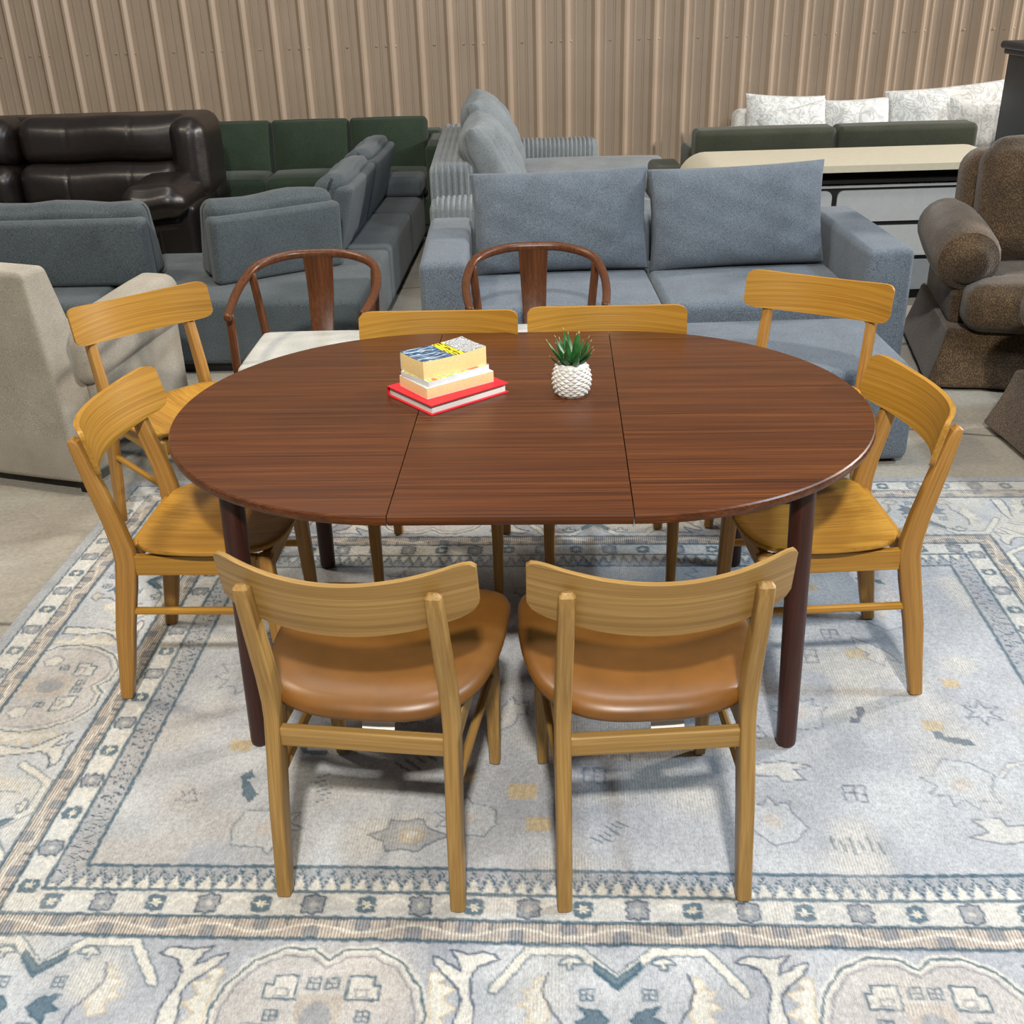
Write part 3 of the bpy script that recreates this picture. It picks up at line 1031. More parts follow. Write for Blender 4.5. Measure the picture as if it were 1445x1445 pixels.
def make_chair(label, kind):
    root = thing('dining_chair', label, 'chair', group='oak dining chairs around the table')
    WX, WYY, WZ = (M_PALE_X, M_PALE_Y, M_PALE_Z) if kind == 'leather' else (M_OAK_X, M_OAK_Y, M_OAK_Z)
    if kind == 'leather':
        o = seat_outline([(0, 0.045), (0.10, 0.052), (0.175, 0.085), (0.225, 0.155), (0.248, 0.27), (0.250, 0.40), (0.238, 0.485), (0.19, 0.515), (0.09, 0.522), (0, 0.524)])
        zf = lambda x, y: -0.016 * cos(min(1, abs(x) / 0.25) * pi / 2) * sin(min(1, max(0, (y - 0.02) / 0.5)) * pi) - 0.010 * max(0, (0.10 - y) / 0.07)
        rings = [('s', 0.05, 0.424), ('s', 0.6, 0.424), ('i', 0.035, 0.425), ('i', 0.014, 0.431), ('i', 0.003, 0.442), ('i', 0.0, 0.453), ('i', 0.005, 0.464),
                 ('i', 0.016, 0.473), ('i', 0.035, 0.479), ('s', 0.72, 0.482), ('s', 0.5, 0.483), ('s', 0.28, 0.483), ('s', 0.05, 0.483)]
        mk('seat', *disc(o, rings, zf), M_LEATHER, root, 60)
        zs, fx, fy = 0.42, 0.198, 0.455
    else:
        o = seat_outline([(0, 0.088), (0.10, 0.090), (0.152, 0.096), (0.196, 0.135), (0.218, 0.22), (0.222, 0.32), (0.205, 0.40), (0.165, 0.450), (0.09, 0.472), (0, 0.478)])
        zf = lambda x, y: -0.012 * cos(min(1, abs(x) / 0.22) * pi / 2) * sin(min(1, max(0, (y - 0.08) / 0.4)) * pi) + 0.004 * (abs(x) / 0.22) ** 2
        rings = [('s', 0.05, 0.447), ('s', 0.6, 0.447), ('i', 0.006, 0.447), ('i', 0.0015, 0.449), ('i', 0.0, 0.4525), ('i', 0.0, 0.458), ('i', 0.0015, 0.4605), ('i', 0.006, 0.462),
                 ('i', 0.03, 0.462), ('s', 0.7, 0.462), ('s', 0.45, 0.462), ('s', 0.2, 0.462), ('s', 0.03, 0.462)]
        mk('seat', *disc(o, rings, zf), M_OAK_Y, root, 40)
        zs, fx, fy = 0.438, 0.188, 0.435
    # backrest: bent plywood with softly rounded ends
    W, H, th = 0.247, 0.070, 0.014
    nu, nv = 28, 8
    V, F, GR = [], [], []
    ids = {}

    def bp(u, v, side):
        # u in [-1,1] along the width, v in [-1,1] over the height
        x = u * W
        e = abs(u)
        if e > 0.80:
            q = (e - 0.80) / 0.20
            hh = 0.80 - 0.10 + 0.30 * (math.sqrt(max(0, 1 - q ** 2.6)))
        else:
            hh = 1.0
        top, bot = H * (0.69 + 0.34 * u * u), -H * (1.03 - 0.30 * u * u)
        mid = (top + bot) / 2
        z = mid + (top - bot) / 2 * v * hh
        y = -0.013 + 0.085 * (u * u) + side * th / 2
        GR.append((x, side * th / 2, z))
        return x, y - 0.22 * z, 0.733 + z
    for side in (-1, 1):
        for i in range(nu + 1):
            u = -1 + 2 * i / nu
            u = math.copysign(1 - (1 - abs(u)) ** 1.25, u)
            for j in range(nv + 1):
                ids[(side, i, j)] = len(V)
                V.append(bp(u, -1 + 2 * j / nv, side))
    for i in range(nu):
        for j in range(nv):
            for side in (-1, 1):
                q = [ids[(side, i, j)], ids[(side, i + 1, j)], ids[(side, i + 1, j + 1)], ids[(side, i, j + 1)]]
                F.append(q if side < 0 else q[::-1])
    for i in range(nu):
        for j in (0, nv):
            F.append([ids[(-1, i, j)], ids[(-1, i + 1, j)], ids[(1, i + 1, j)], ids[(1, i, j)]])
    for j in range(nv):
        for i in (0, nu):
            F.append([ids[(-1, i, j)], ids[(-1, i, j + 1)], ids[(1, i, j + 1)], ids[(1, i, j)]])
    mk('backrest', V, F, WX, root, 50, grain=GR)
    # rear legs running up into the back posts
    prof = [(0.0, 0.034, 0.0), (0.016, 0.042, 0.10), (0.034, 0.050, 0.22), (0.058, 0.054, 0.34), (0.072, 0.054, 0.42), (0.071, 0.053, 0.46), (0.058, 0.048, 0.53),
            (0.038, 0.044, 0.61), (0.018, 0.038, 0.69), (0.008, 0.033, 0.73), (0.003, 0.026, 0.752), (0.002, 0.018, 0.760)]
    for s in (-1, 1):
        secs = []
        for y, wy, z in prof:
            if kind == 'leather' and 0.41 < z < 0.52:
                y += 0.0
            x = s * (0.187 - 0.009 * z / 0.77)
            secs.append((x, y, z, 0.031, wy))
        LV, LF = bar(secs, 0.007)
        zc, yc = [p[2] for p in prof], [p[0] for p in prof]
        mk('leg', LV, LF, WZ, root, grain=[(q[0], q[1] - np.interp(q[2], zc, yc), q[2]) for q in LV])
        # front leg, slightly splayed and tapered
        fs = [(s * (fx - 0.004), fy + 0.012, 0.0, 0.026, 0.028), (s * (fx - 0.002), fy + 0.004, 0.2, 0.033, 0.036), (s * (fx - 0.004), fy - 0.004, zs, 0.038, 0.042)]
        mk('leg', *bar(fs, 0.006), WZ, root)
    # rails under the seat, stretchers
    for s in (-1, 1):
        xx = s * 0.184
        mk('seat_rail', *softbox(xx - 0.010, xx + 0.010, 0.095, fy - 0.022, zs - 0.055, zs, 0.003, 1), WYY, root)
        p0, p1 = (s * 0.184, 0.062, 0.272), (s * (fx - 0.003), fy + 0.002, 0.272)
        mk('stretcher', *sweep([p0, p1], 0.0105, 10, endround=False), WYY, root)
    mk('seat_rail', *softbox(-fx + 0.02, fx - 0.02, fy - 0.014, fy + 0.008, zs - 0.055, zs, 0.003, 1), WX, root)
    if kind == 'leather':
        mk('stretcher', *softbox(-0.17, 0.17, 0.050, 0.072, 0.352, 0.396, 0.004, 1), WX, root)
        mk('seat_tag', *softbox(-0.005, 0.062, 0.095, 0.097, 0.375, 0.424, 0.0005, 1, f=lambda x, y, z: (x, y - (0.424 - z) * 0.5, z)), M_PAPER, root)['label'] = 'white paper tag'
    else:
        mk('seat_rail', *softbox(-0.17, 0.17, 0.060, 0.082, zs - 0.05, zs, 0.003, 1), WX, root)
    return root


CH = 'oak dining chairs around the table'
chair_leather = make_chair('tan leather seated oak chair at the table front, left one of the pair', 'leather')
chair_leather.location, chair_leather.rotation_euler = (-0.321, 1.68, RZ), (0, 0, radians(-8.6))
copy_thing(chair_leather, (0.2715, 1.651, RZ), radians(2.4), 'tan leather seated oak chair at the table front, right one of the pair', CH)
chair_wood = make_chair('wooden-seated oak chair tucked in at the left end of the table', 'wood')
chair_wood.location, chair_wood.rotation_euler = (-1.05, 2.617, RZ), (0, 0, radians(-92.9))
for loc, a, lab in (((1.048, 2.53), 91.6, 'wooden-seated oak chair tucked in at the right end of the table'),
                    ((-0.208, 3.335), 177.0, 'oak chair behind the table beyond the books, mostly hidden below its backrest'),
                    ((0.315, 3.335), 177.6, 'oak chair behind the table beyond the plant, mostly hidden below its backrest'),
                    ((-1.268, 3.63), 222.0, 'oak chair turned diagonally at the far left of the table, before the beige armchair'),
                    ((1.075, 3.60), 147.3, 'oak chair turned diagonally at the far right of the table, before the blue ottoman')):
    copy_thing(chair_wood, (loc[0], loc[1], RZ), radians(a), lab, CH)

# ------------------------------------------------------------------ things on the table


def table_thing_z():
    return TTOP


M_RED = plain('red_cover', (206, 30, 44), 0.45, 0.4, 0.04)
M_PAGE_W = plain('white_pages', (208, 206, 198), 0.85, 0.2, 0.03, 200)
M_PAGE_C = plain('cream_pages', (226, 200, 140), 0.85, 0.2, 0.04, 200)
M_PAGE_T = plain('tan_pages', (226, 190, 140), 0.85, 0.2, 0.04, 200)
M_COVER_W = plain('white_card', (204, 206, 204), 0.5, 0.4, 0.03)
M_COVER_K = plain('black_print', (24, 26, 30), 0.4, 0.5, 0.1)


def cover_art():
    t = NT('thriller_cover')
    tc = t.n('ShaderNodeTexCoord')
    sp = t.n('ShaderNodeSeparateXYZ')
    t.l(tc.outputs['Object'], sp.inputs[0])
    n = t.noise(t.coords((3, 18, 1)), 5, 3, 0.5, 1.5)
    blue = t.ramp(n, [(0.35, (16, 24, 40)), (0.5, (44, 84, 120)), (0.62, (200, 214, 224)), (0.7, (18, 24, 36))])
    mr = t.n('ShaderNodeMapRange')
    mr.inputs[1].default_value, mr.inputs[2].default_value = -0.09, 0.09
    t.l(sp.outputs[0], mr.inputs[0])
    n2 = t.noise(t.coords((1, 1, 1)), 300, 2, 0.5)
    grey = t.ramp(n2, [(0.38, (84, 84, 90)), (0.56, (190, 190, 188))])
    nd = t.n('ShaderNodeValToRGB')
    nd.color_ramp.interpolation = 'CONSTANT'
    els = nd.color_ramp.elements
    els[0].position, els[0].color = 0.0, (0, 0, 0, 1)
    els[1].position, els[1].color = 0.70, (1, 1, 1, 1)
    t.l(mr.outputs[0], nd.inputs[0])
    c = t.mix(nd.outputs[0], blue, grey)
    nd2 = t.n('ShaderNodeValToRGB')
    nd2.color_ramp.interpolation = 'CONSTANT'
    els = nd2.color_ramp.elements
    els[0].position, els[0].color = 0.0, (0, 0, 0, 1)
    els[1].position, els[1].color = 0.50, (1, 1, 1, 1)
    e = els.new(0.68)
    e.color = (0, 0, 0, 1)
    t.l(mr.outputs[0], nd2.inputs[0])
    n3 = t.noise(t.coords((5, 1, 1)), 46, 0, 0.5)
    yel = t.ramp(n3, [(0.5, (232, 214, 20)), (0.56, (40, 40, 20))])
    c = t.mix(nd2.outputs[0], c, yel)
    return t.done(c, 0.3, 0.5)


def leaf_cover():
    t = NT('green_picture_cover')
    n = t.noise(t.coords((1, 1, 1)), 24, 2, 0.5, 1.0)
    c = t.ramp(n, [(0.35, (226, 228, 220)), (0.46, (150, 170, 60)), (0.56, (196, 200, 110)), (0.66, (214, 110, 50))])
    return t.done(c, 0.4, 0.5)


M_COVER_A, M_COVER_B = cover_art(), leaf_cover()


def book(label, c, rz, w, d, h, z, pages, cover, over=0.0, ct=0.0015, top=None, bend=0.0, spine_m=None):
    """w runs along the long side (+x), d across; spine on the far (+y) side"""
    r = thing('book', label, 'book', (c[0], c[1], z), rz, 'books stacked on the table')
    bf = (lambda x, y, zz: (x, y, zz + bend * ((x / (w / 2)) ** 2 * 0.6 + (y / (d / 2)) ** 2 * 0.4) * (zz / h))) if bend else None
    nn = (8, 6, 2)
    mk('page_block', *softbox(-w / 2 + over, w / 2 - over, -d / 2 + over, d / 2 - ct, ct, h - ct, 0.0008, 2, f=bf, nn=nn), pages, r)
    mk('cover', *softbox(-w / 2, w / 2, -d / 2, d / 2, 0, ct, 0.0004, 2, f=bf, nn=nn), cover, r)
    mk('cover', *softbox(-w / 2, w / 2, -d / 2, d / 2, h - ct, h, 0.0004, 2, f=bf, nn=nn), top or cover, r)
    sec = []
    for i in range(7):
        a = -pi / 2 + pi * i / 6
        sec.append((d / 2 - ct + 0.006 * cos(a) * (1 if over else 0.3), h / 2 + h / 2 * sin(a)))
    V = [(x, y, zz) for x in (-w / 2, w / 2) for y, zz in sec]
    F = [(i, i + 1, i + 8, i + 7) for i in range(6)] + [tuple(range(7)), tuple(range(7, 14))]
    mk('spine', V, F, spine_m or cover, r)
    return r


BA = math.atan2(2.785 - 2.58, -0.005 + 0.197)      # long side direction of the pile
def put_book(near, ang, w, d, *a, **k):
    c = (near[0] + w / 2 * cos(ang) - d / 2 * sin(ang), near[1] + w / 2 * sin(ang) + d / 2 * cos(ang))
    return book(a[0], c, ang, w, d, *a[1:], **k)


put_book((-0.197, 2.580), 0.67, 0.252, 0.203, 'red hardback with white pages at the bottom of the book pile on the table', 0.027, TTOP, M_PAGE_W, M_RED, 0.006, 0.003)
put_book((-0.209, 2.627), 0.62, 0.210, 0.135, 'thick tan-edged paperback lying directly on the red hardback', 0.030, TTOP + 0.027, M_PAGE_T, M_COVER_W, 0.0, 0.001)
put_book((-0.204, 2.634), 0.69, 0.200, 0.122, 'thin white-edged paperback with green picture cover, second from the top of the pile', 0.015, TTOP + 0.057, M_COVER_W, M_COVER_W, 0.0, 0.001, top=M_COVER_B)
put_book((-0.216, 2.648), 0.63, 0.198, 0.112, 'thick cream-edged paperback with blue and yellow cover on top of the pile', 0.044, TTOP + 0.072, M_PAGE_C, M_COVER_W, 0.0, 0.0012, top=M_COVER_A, bend=0.006)

def build_plant():
    px, py = 0.168, 2.715
    r = thing('potted_succulent', 'spiky green succulent in a white pineapple-textured pot on the table', 'plant', (px, py, TTOP))
    # faceted pineapple pot
    nr, per = 12, 13
    H = 0.084
    prof = lambda f: 0.0335 + 0.0165 * sin(pi * min(1, 0.10 + f * 0.84)) ** 0.75
    V, F = [], []

    def pt(i, j, out=0.0):
        f = i / nr
        a = 2 * pi * (j + 0.5 * (i % 2)) / per
        V.append(((prof(f) + out) * cos(a), (prof(f) + out) * sin(a), f * H))
        return len(V) - 1
    ring = [[pt(i, j) for j in range(per)] for i in range(nr + 1)]
    for i in range(nr - 1):
        for j in range(per):
            b_ = ring[i][j]
            t_ = ring[i + 2][j]
            o_ = i % 2
            l_ = ring[i + 1][(j - 1 + o_) % per]
            r_ = ring[i + 1][(j + o_) % per]
            f = (i + 1) / nr
            a = 2 * pi * (j + 0.5 * o_) / per
            rr = prof(f) + 0.0042
            V.append((rr * cos(a), rr * sin(a), f * H))
            k = len(V) - 1
            F += [(b_, r_, k), (r_, t_, k), (t_, l_, k), (l_, b_, k)]
    for i, up in ((0, 1), (nr, -1)):
        for j in range(per):
            a, b = ring[i][j], ring[i][(j + 1) % per]
            F.append((a, b, ring[i + up][(j + (i % 2)) % per] if i % 2 else ring[i + up][j]))
    n = per
    last = ring[nr]
    for rr, z in ((0.0350, H + 0.003), (0.0320, H + 0.003), (0.031, H - 0.010)):
        row = []
        for j in range(n):
            row.append(len(V))
            V.append((rr * cos(2 * pi * j / per), rr * sin(2 * pi * j / per), z))
        for j in range(n):
            F.append((last[j], last[(j + 1) % n], row[(j + 1) % n], row[j]))
        last = row
    F.append(tuple(last))
    F.append(tuple(reversed(ring[0])))
    mk('pot', V, F, M_POT, r, 12)
    M_SOIL = plain('black_pebbles', (34, 30, 26), 0.7, 0.4, 0.4, 120, 0.4)
    mk('soil', *lathe([(0.001, H - 0.0085), (0.02, H - 0.004), (0.0305, H - 0.006), (0.0305, H - 0.0095), (0.001, H - 0.0095)], 16), M_SOIL, r)
    t = NT('succulent_leaf')
    n_ = t.noise(t.coords((1, 1, 0.4)), 40, 3, 0.6)
    M_LEAF = t.done(t.ramp(n_, [(0.3, (20, 62, 28)), (0.7, (62, 122, 62))]), 0.4, 0.4)
    t2 = NT('leaf_tip')
    M_TIP = t2.done(lin((196, 182, 140)), 0.5)
    rl = random.Random(4)
    k = 0
    for tier, (cnt, lean, L) in enumerate(((9, 1.32, 0.066), (8, 1.02, 0.082), (7, 0.66, 0.086), (4, 0.22, 0.088))):
        for i in range(cnt):
            az = 2 * pi * (i + 0.5 * (tier % 2)) / cnt + rl.uniform(-0.15, 0.15)
            ln = lean + rl.uniform(-0.1, 0.1)
            LL = L * rl.uniform(0.9, 1.08)
            secs = []
            for q in range(9):
                f = q / 8
                w = 0.0155 * (0.55 + 0.9 * f) * (1 - f) ** 0.75 + 0.0003 if f > 0 else 0.006
                w = max(w, 0.0003)
                ang = ln * (1 - 0.25 * f)
                rad_, up = 0.004 + LL * f * sin(ang), H - 0.006 + LL * f * cos(ang)
                cx, cy = rad_ * cos(az), rad_ * sin(az)
                tx, ty = -sin(az), cos(az)
                nxv = np.array([-cos(az) * cos(ang), -sin(az) * cos(ang), sin(ang)])
                base = np.array([cx, cy, up])
                tv = np.array([tx, ty, 0])
                secs.append([base + tv * w, base + nxv * w * 0.10 + tv * w * .5, base - nxv * w * 0.28, base - nxv * w * 0.55 - 0 * tv, base - nxv * w * .3, base - tv * w, base + nxv * w * 0.1 - tv * w * .5])
                secs[-1] = [base + tv * w, base + nxv * (-0.25) * w, base - tv * w, base - nxv * 0.6 * w]
            o = mk('leaf', *loft(secs), M_LEAF, r, 30)
            e = base
            mk('leaf_tip', *sweep([e - 0.1 * (e - secs[0][1]) * 0.05, e + np.array([0.004 * cos(az), 0.004 * sin(az), 0.005])], [0.0007, 0.0003], 5), M_TIP, o)


build_plant()

# ------------------------------------------------------------------ horseshoe-arm walnut chairs


def make_wish(label):
    g = 'walnut chairs with horseshoe arms behind the table'
    r = thing('horseshoe_armchair', label, 'chair', group=g)
    # local: +y forward; seat z .46
    ctrl = [(-0.245, 0.255, 0.655), (-0.262, 0.10, 0.672), (-0.262, -0.06, 0.70), (-0.225, -0.19, 0.735), (-0.12, -0.262, 0.755), (0, -0.275, 0.758)]
    ctrl = ctrl + [(-x, y, z) for x, y, z in reversed(ctrl[:-1])]
    path = smooth_path(ctrl, 6)
    n = len(path)
    rad = [0.0150 + 0.003 * sin(pi * i / (n - 1)) for i in range(n)]
    mk('arm_rail', *sweep(path, rad, 12, squash=1.0), M_WISH, r)
    # splat
    secs = []
    for f in np.linspace(0, 1, 9):
        z = 0.44 + 0.31 * f
        w = 0.088 + 0.03 * f
        y = -0.205 - 0.062 * f - 0.02 * sin(pi * f)
        secs.append([(x, y + yy, z) for x, yy in rrect(w, 0.014, 0.004, 2)])
    mk('splat', *loft(secs), M_WISH, r)
    for s in (-1, 1):
        mk('leg', *sweep(smooth_path([(s * 0.232, 0.235, 0), (s * 0.240, 0.225, 0.25), (s * 0.246, 0.222, 0.45), (s * 0.250, 0.205, 0.655)], 4), [0.012] * 3 + [0.0165] * 10, 10), M_WISH, r)
        mk('leg', *sweep(smooth_path([(s * 0.21, -0.235, 0), (s * 0.215, -0.20, 0.25), (s * 0.222, -0.175, 0.45), (s * 0.242, -0.145, 0.715)], 4), [0.012] * 3 + [0.0165] * 10, 10), M_WISH, r)
    fr = [softbox(-0.235, 0.235, 0.205, 0.235, 0.385, 0.425, 0.006, 1), softbox(-0.21, 0.21, -0.20, -0.172, 0.385, 0.425, 0.006, 1)]
    for s in (-1, 1):
        fr.append(softbox(s * 0.228 - 0.013, s * 0.228 + 0.013, -0.18, 0.21, 0.385, 0.425, 0.006, 1))
    mk('seat_frame', *join(*fr), M_WISH, r)
    mk('seat_cushion', *softbox(-0.238, 0.238, -0.185, 0.262, 0.425, 0.468, 0.020, 6, (0.0, 0.0, 0.010)), M_WHITE, r)
    for s in (-1, 1):
        mk('stretcher', *sweep([(s * 0.212, -0.205, 0.20), (s * 0.238, 0.228, 0.20)], 0.009, 8, endround=False), M_WISH, r)
    return r


wish = make_wish('dark walnut horseshoe-arm chair with white seat, in front of the charcoal sectional')
wish.location, wish.rotation_euler = (-0.755, 4.08, 0), (0, 0, pi - 0.03)
copy_thing(wish, (0.116, 4.09, 0), pi, 'dark walnut horseshoe-arm chair with white seat, in front of the blue-grey sofa')


# ------------------------------------------------------------------ sofas and armchairs behind
def sb(*a, **k):
    return softbox(*a, **k)


def build_blue_sofa():
    r = thing('sofa', 'blue-grey two-cushion sofa with square arms behind the table', 'sofa', (0.69, 4.55, 0))
    # local x from -1.05 to 1.05, y depth away
    for s in (-1, 1):
        mk('arm', *sb(s * 0.952 - 0.102, s * 0.952 + 0.102, 0.02, 0.98, 0.06, 0.65, 0.028, 4, (0.004, 0.004, 0.006)), M_BLUE, r)
    mk('base', *sb(-0.85, 0.85, 0.03, 0.96, 0.06, 0.30, 0.02, 3), M_BLUE, r)
    mk('back', *sb(-0.85, 0.85, 0.80, 0.98, 0.30, 0.66, 0.04, 4), M_BLUE, r)
    for x0, x1 in ((-0.848, -0.012), (-0.006, 0.848)):
        mk('seat_cushion', *sb(x0, x1, -0.02, 0.78, 0.305, 0.455, 0.030, 7, (0, 0.004, 0.012)), M_BLUE, r)
    lean = radians(-13)
    for i, (xc, w) in enumerate(((-0.425, 0.83), (0.405, 0.83))):
        P = pillow(w, 0.47, 0.22, 22, 0.02, 0.007, 11 + i, 0.36)
        P = xf(P, (xc, 0.62, 0.685), rx=lean, rz=radians(0.5), ry=radians(-0.8 if i == 0 else -1.5))
        mk('back_cushion', *P, M_BLUE, r)
    for x in (-0.95, 0.95):
        for y in (0.1, 0.9):
            mk('foot', *sb(x - 0.03, x + 0.03, y - 0.03, y + 0.03, 0, 0.06, 0.004, 1), M_BLEG, r)
    o = thing('ottoman', 'low blue-grey upholstered ottoman pushed against the front of the blue-grey sofa', 'ottoman', (1.085, 4.165, 0))
    mk('body', *sb(-0.44, 0.445, -0.36, 0.345, 0.02, 0.385, 0.035, 6, (0, 0, 0.006)), M_BLUE, o)
    ft = [sb(x - 0.025, x + 0.025, y - 0.025, y + 0.025, 0, 0.025, 0.003, 1) for x in (-0.38, 0.38) for y in (-0.28, 0.28)]
    for f in ft:
        mk('foot', *f, M_BLEG, o)


build_blue_sofa()


def build_sectional():
    r = thing('sectional_sofa', 'charcoal grey low sectional with loose upright back panels, left behind the table', 'sofa', (-0.70, 5.08, 0), -0.05)
    # local: x left negative, y away
    st = 0.365
    mk('seat_base', *join(sb(-1.30, 0.0, 0.0, 1.05, 0.05, st, 0.03, 5, (0, 0, 0.004)), sb(-2.65, -1.31, 0.0, 1.05, 0.05, st, 0.03, 5, (0, 0, 0.004)),
                          sb(-0.95, 0.0, 1.06, 2.05, 0.05, st, 0.03, 5, (0, 0, 0.004)), sb(-0.95, 0.0, 2.06, 2.85, 0.05, st, 0.03, 5, (0, 0, 0.004))), M_CHAR, r)
    mk('plinth', *join(sb(-2.6, -0.04, 0.05, 1.0, 0, 0.055, 0.003, 1), sb(-0.9, -0.04, 1.0, 2.8, 0, 0.055, 0.003, 1)), M_BLEG, r)

    def panel(cx, cy, w, rz, hb=0.34, hc=0.40, lean=0.20, fold=0.0):
        # upright backing board with a taller cushion behind it (seen from the back); local +y is the cushion side
        b = sb(-w / 2, w / 2, -0.06, 0.045, 0, hb, 0.03, 5, (0, 0.01, 0.0), f=lambda x, y, z: (x, y - lean * 0.3 * z, z))
        o = mk('back_panel', *xf(b, (cx, cy, st), rz=rz), M_CHAR, r)
        c = sb(-w / 2 + 0.01, w / 2 - 0.01, 0.05, 0.24, 0, hc, 0.055, 7, (0.0, 0.02, 0.012),
               f=lambda x, y, z: (x, y - (0.16 + 0.3 * lean + (0.08 if y >= 0.14 else 0)) * z, z + 0.008 * sin(x * 14)))
        mk('back_cushion', *xf(c, (cx, cy, st), rz=rz), M_CHAR, o)
    panel(-1.62, 0.36, 1.05, 0.02)
    panel(-0.50, 0.52, 0.70, 0.62)
    panel(-0.30, 1.30, 0.85, radians(90), 0.37, 0.42, 0.9)
    panel(-0.30, 2.18, 0.85, radians(90), 0.37, 0.42, 0.9)
    mk('armrest', *sb(-0.30, 0.02, 2.55, 2.84, st, 0.50, 0.04, 4), M_CHAR, r)


build_sectional()


def build_beige():
    a = radians(-19)
    r = thing('armchair', 'pale beige linen armchair seen from behind at the left edge', 'armchair', (-1.615, 3.735, 0), a)
    # local origin at the rear right bottom corner, x negative to the left, y forward (away)
    mk('back', *sb(-0.76, 0.0, 0.0, 0.20, 0.055, 0.86, 0.022, 6, (0, 0.0, 0.01),
                   f=lambda x, y, z: (x - 0.055 * z / 0.86 * (x + 0.76) / 0.76, y * (1 - 0.42 * max(0, z - 0.5) / 0.4) - 0.03 * max(0, z - 0.3), z)), M_BEIGE, r)
    for s, x0 in ((1, -0.10), (-1, -0.78)):
        mk('arm', *join(sb(x0, x0 + 0.11, 0.16, 0.74, 0.13, 0.60, 0.03, 5, (0.006, 0.0, 0.0)),
                        sb(x0 - 0.05, x0 + 0.135, 0.12, 0.76, 0.47, 0.675, 0.05, 6, (0.0, 0.0, 0.012), f=lambda x, y, z: (x, y, z - 0.075 * (1 - min(1, max(0, (y - 0.1) / 0.6)))))), M_BEIGE, r)
    mk('seat_base', *sb(-0.68, -0.10, 0.18, 0.72, 0.13, 0.30, 0.02, 3), M_BEIGE, r)
    mk('seat_cushion', *sb(-0.665, -0.115, 0.19, 0.76, 0.30, 0.45, 0.05, 6, (0, 0.01, 0.02)), M_BEIGE, r)
    for x, y in ((-0.04, 0.05), (-0.72, 0.05), (-0.06, 0.68), (-0.70, 0.68)):
        secs = [(x, y, 0, 0.028, 0.028), (x, y, 0.06, 0.034, 0.034), (x, y, 0.13, 0.042, 0.042)]
        mk('foot', *bar(secs, 0.004), M_BLEG, r)


build_beige()


def build_leather_sofa():
    r = thing('recliner_sofa', 'dark brown leather recliner sofa at the back left wall', 'sofa', (-1.93, 7.15, 0))
    # local x<0 left, y away
    mk('base', *sb(-2.45, -0.04, -0.15, 0.72, 0.05, 0.34, 0.04, 3), M_BLEATHER, r)

    def groove(a, b, amp):
        def f(x, y, z):
            g = sum(math.exp(-((x - q) / 0.007) ** 2) for q in (a + 0.30 * (b - a), a + 0.66 * (b - a)))
            return (x, y + amp * sin((x - a) * 9 + z * 5) + (0.006 * g if y < 0.3 else 0), z + 0.004 * sin((x - a) * 13) - 0.003 * g * (z > 0.8))
        return f
    for x0, x1 in ((-1.19, -0.06), (-2.02, -1.20), (-2.84, -2.03)):
        mk('head_cushion', *sb(x0, x1, 0.18, 0.52, 0.67, 0.975, 0.10, 8, (0.0, 0.04, 0.004), f=groove(x0, x1, 0.008), nn=(60, 8, 8)), M_BLEATHER, r)
        mk('back_cushion', *sb(x0, x1 - 0.08 * (x1 > -0.1), 0.07, 0.42, 0.40, 0.70, 0.09, 8, (0.0, 0.04, 0.0), f=groove(x0, x1, 0.006), nn=(60, 8, 8)), M_BLEATHER, r)
        mk('seat_cushion', *sb(x0, x1, -0.22, 0.22, 0.30, 0.46, 0.07, 8, (0.0, 0.02, 0.02)), M_BLEATHER, r)
    mk('back', *sb(-2.42, 0.02, 0.42, 0.72, 0.10, 0.96, 0.09, 6), M_BLEATHER, r)
    mk('wing', *sb(-0.19, 0.035, 0.10, 0.66, 0.46, 0.960, 0.09, 8, (0.01, 0.03, 0.01), f=lambda x, y, z: (x, y - 0.06 * max(0, 0.75 - z), z)), M_BLEATHER, r)
    mk('arm', *sb(-0.26, 0.0, -0.22, 0.45, 0.05, 0.50, 0.05, 5), M_BLEATHER, r)
    mk('arm_pad', *sb(-0.40, -0.02, -0.40, 0.36, 0.44, 0.62, 0.088, 10, (0.02, 0.02, 0.03), f=lambda x, y, z: (x, y, z + 0.010 * sin(22 * x + 6 * y) * max(0, -y) * 2)), M_BLEATHER, r)


build_leather_sofa()


def build_green():
    r = thing('sofa', 'dark green three-cushion sofa against the ribbed wall', 'sofa', (-1.42, 8.2, 0))
    mk('base', *sb(-0.97, 0.97, -0.12, 0.75, 0.08, 0.28, 0.02, 3), M_GREEN, r)
    mk('back', *sb(-0.97, 0.97, 0.55, 0.78, 0.28, 0.66, 0.04, 3), M_GREEN, r)
    for s in (-1, 1):
        mk('arm', *sb(s * 0.93 - 0.05, s * 0.93 + 0.05, -0.14, 0.78, 0.08, 0.64, 0.03, 4), M_GREEN, r)
    for k in range(3):
        x0 = -0.873 + k * 0.583
        mk('seat_cushion', *sb(x0, x0 + 0.578, -0.13, 0.50, 0.28, 0.44, 0.04, 5, (0, 0.01, 0.015)), M_GREEN, r)
        mk('back_cushion', *xf(sb(-0.288, 0.288, -0.09, 0.09, -0.20, 0.20, 0.030, 6, (0, 0.05, 0.006)), (x0 + 0.29, 0.38, 0.580), rx=radians(-12)), M_GREEN, r)
    for x in (-0.85, 0.85):
        for y in (-0.1, 0.7):
            mk('foot', *sb(x - 0.025, x + 0.025, y - 0.025, y + 0.025, 0, 0.08, 0.004, 1), M_BLEG, r)


build_green()


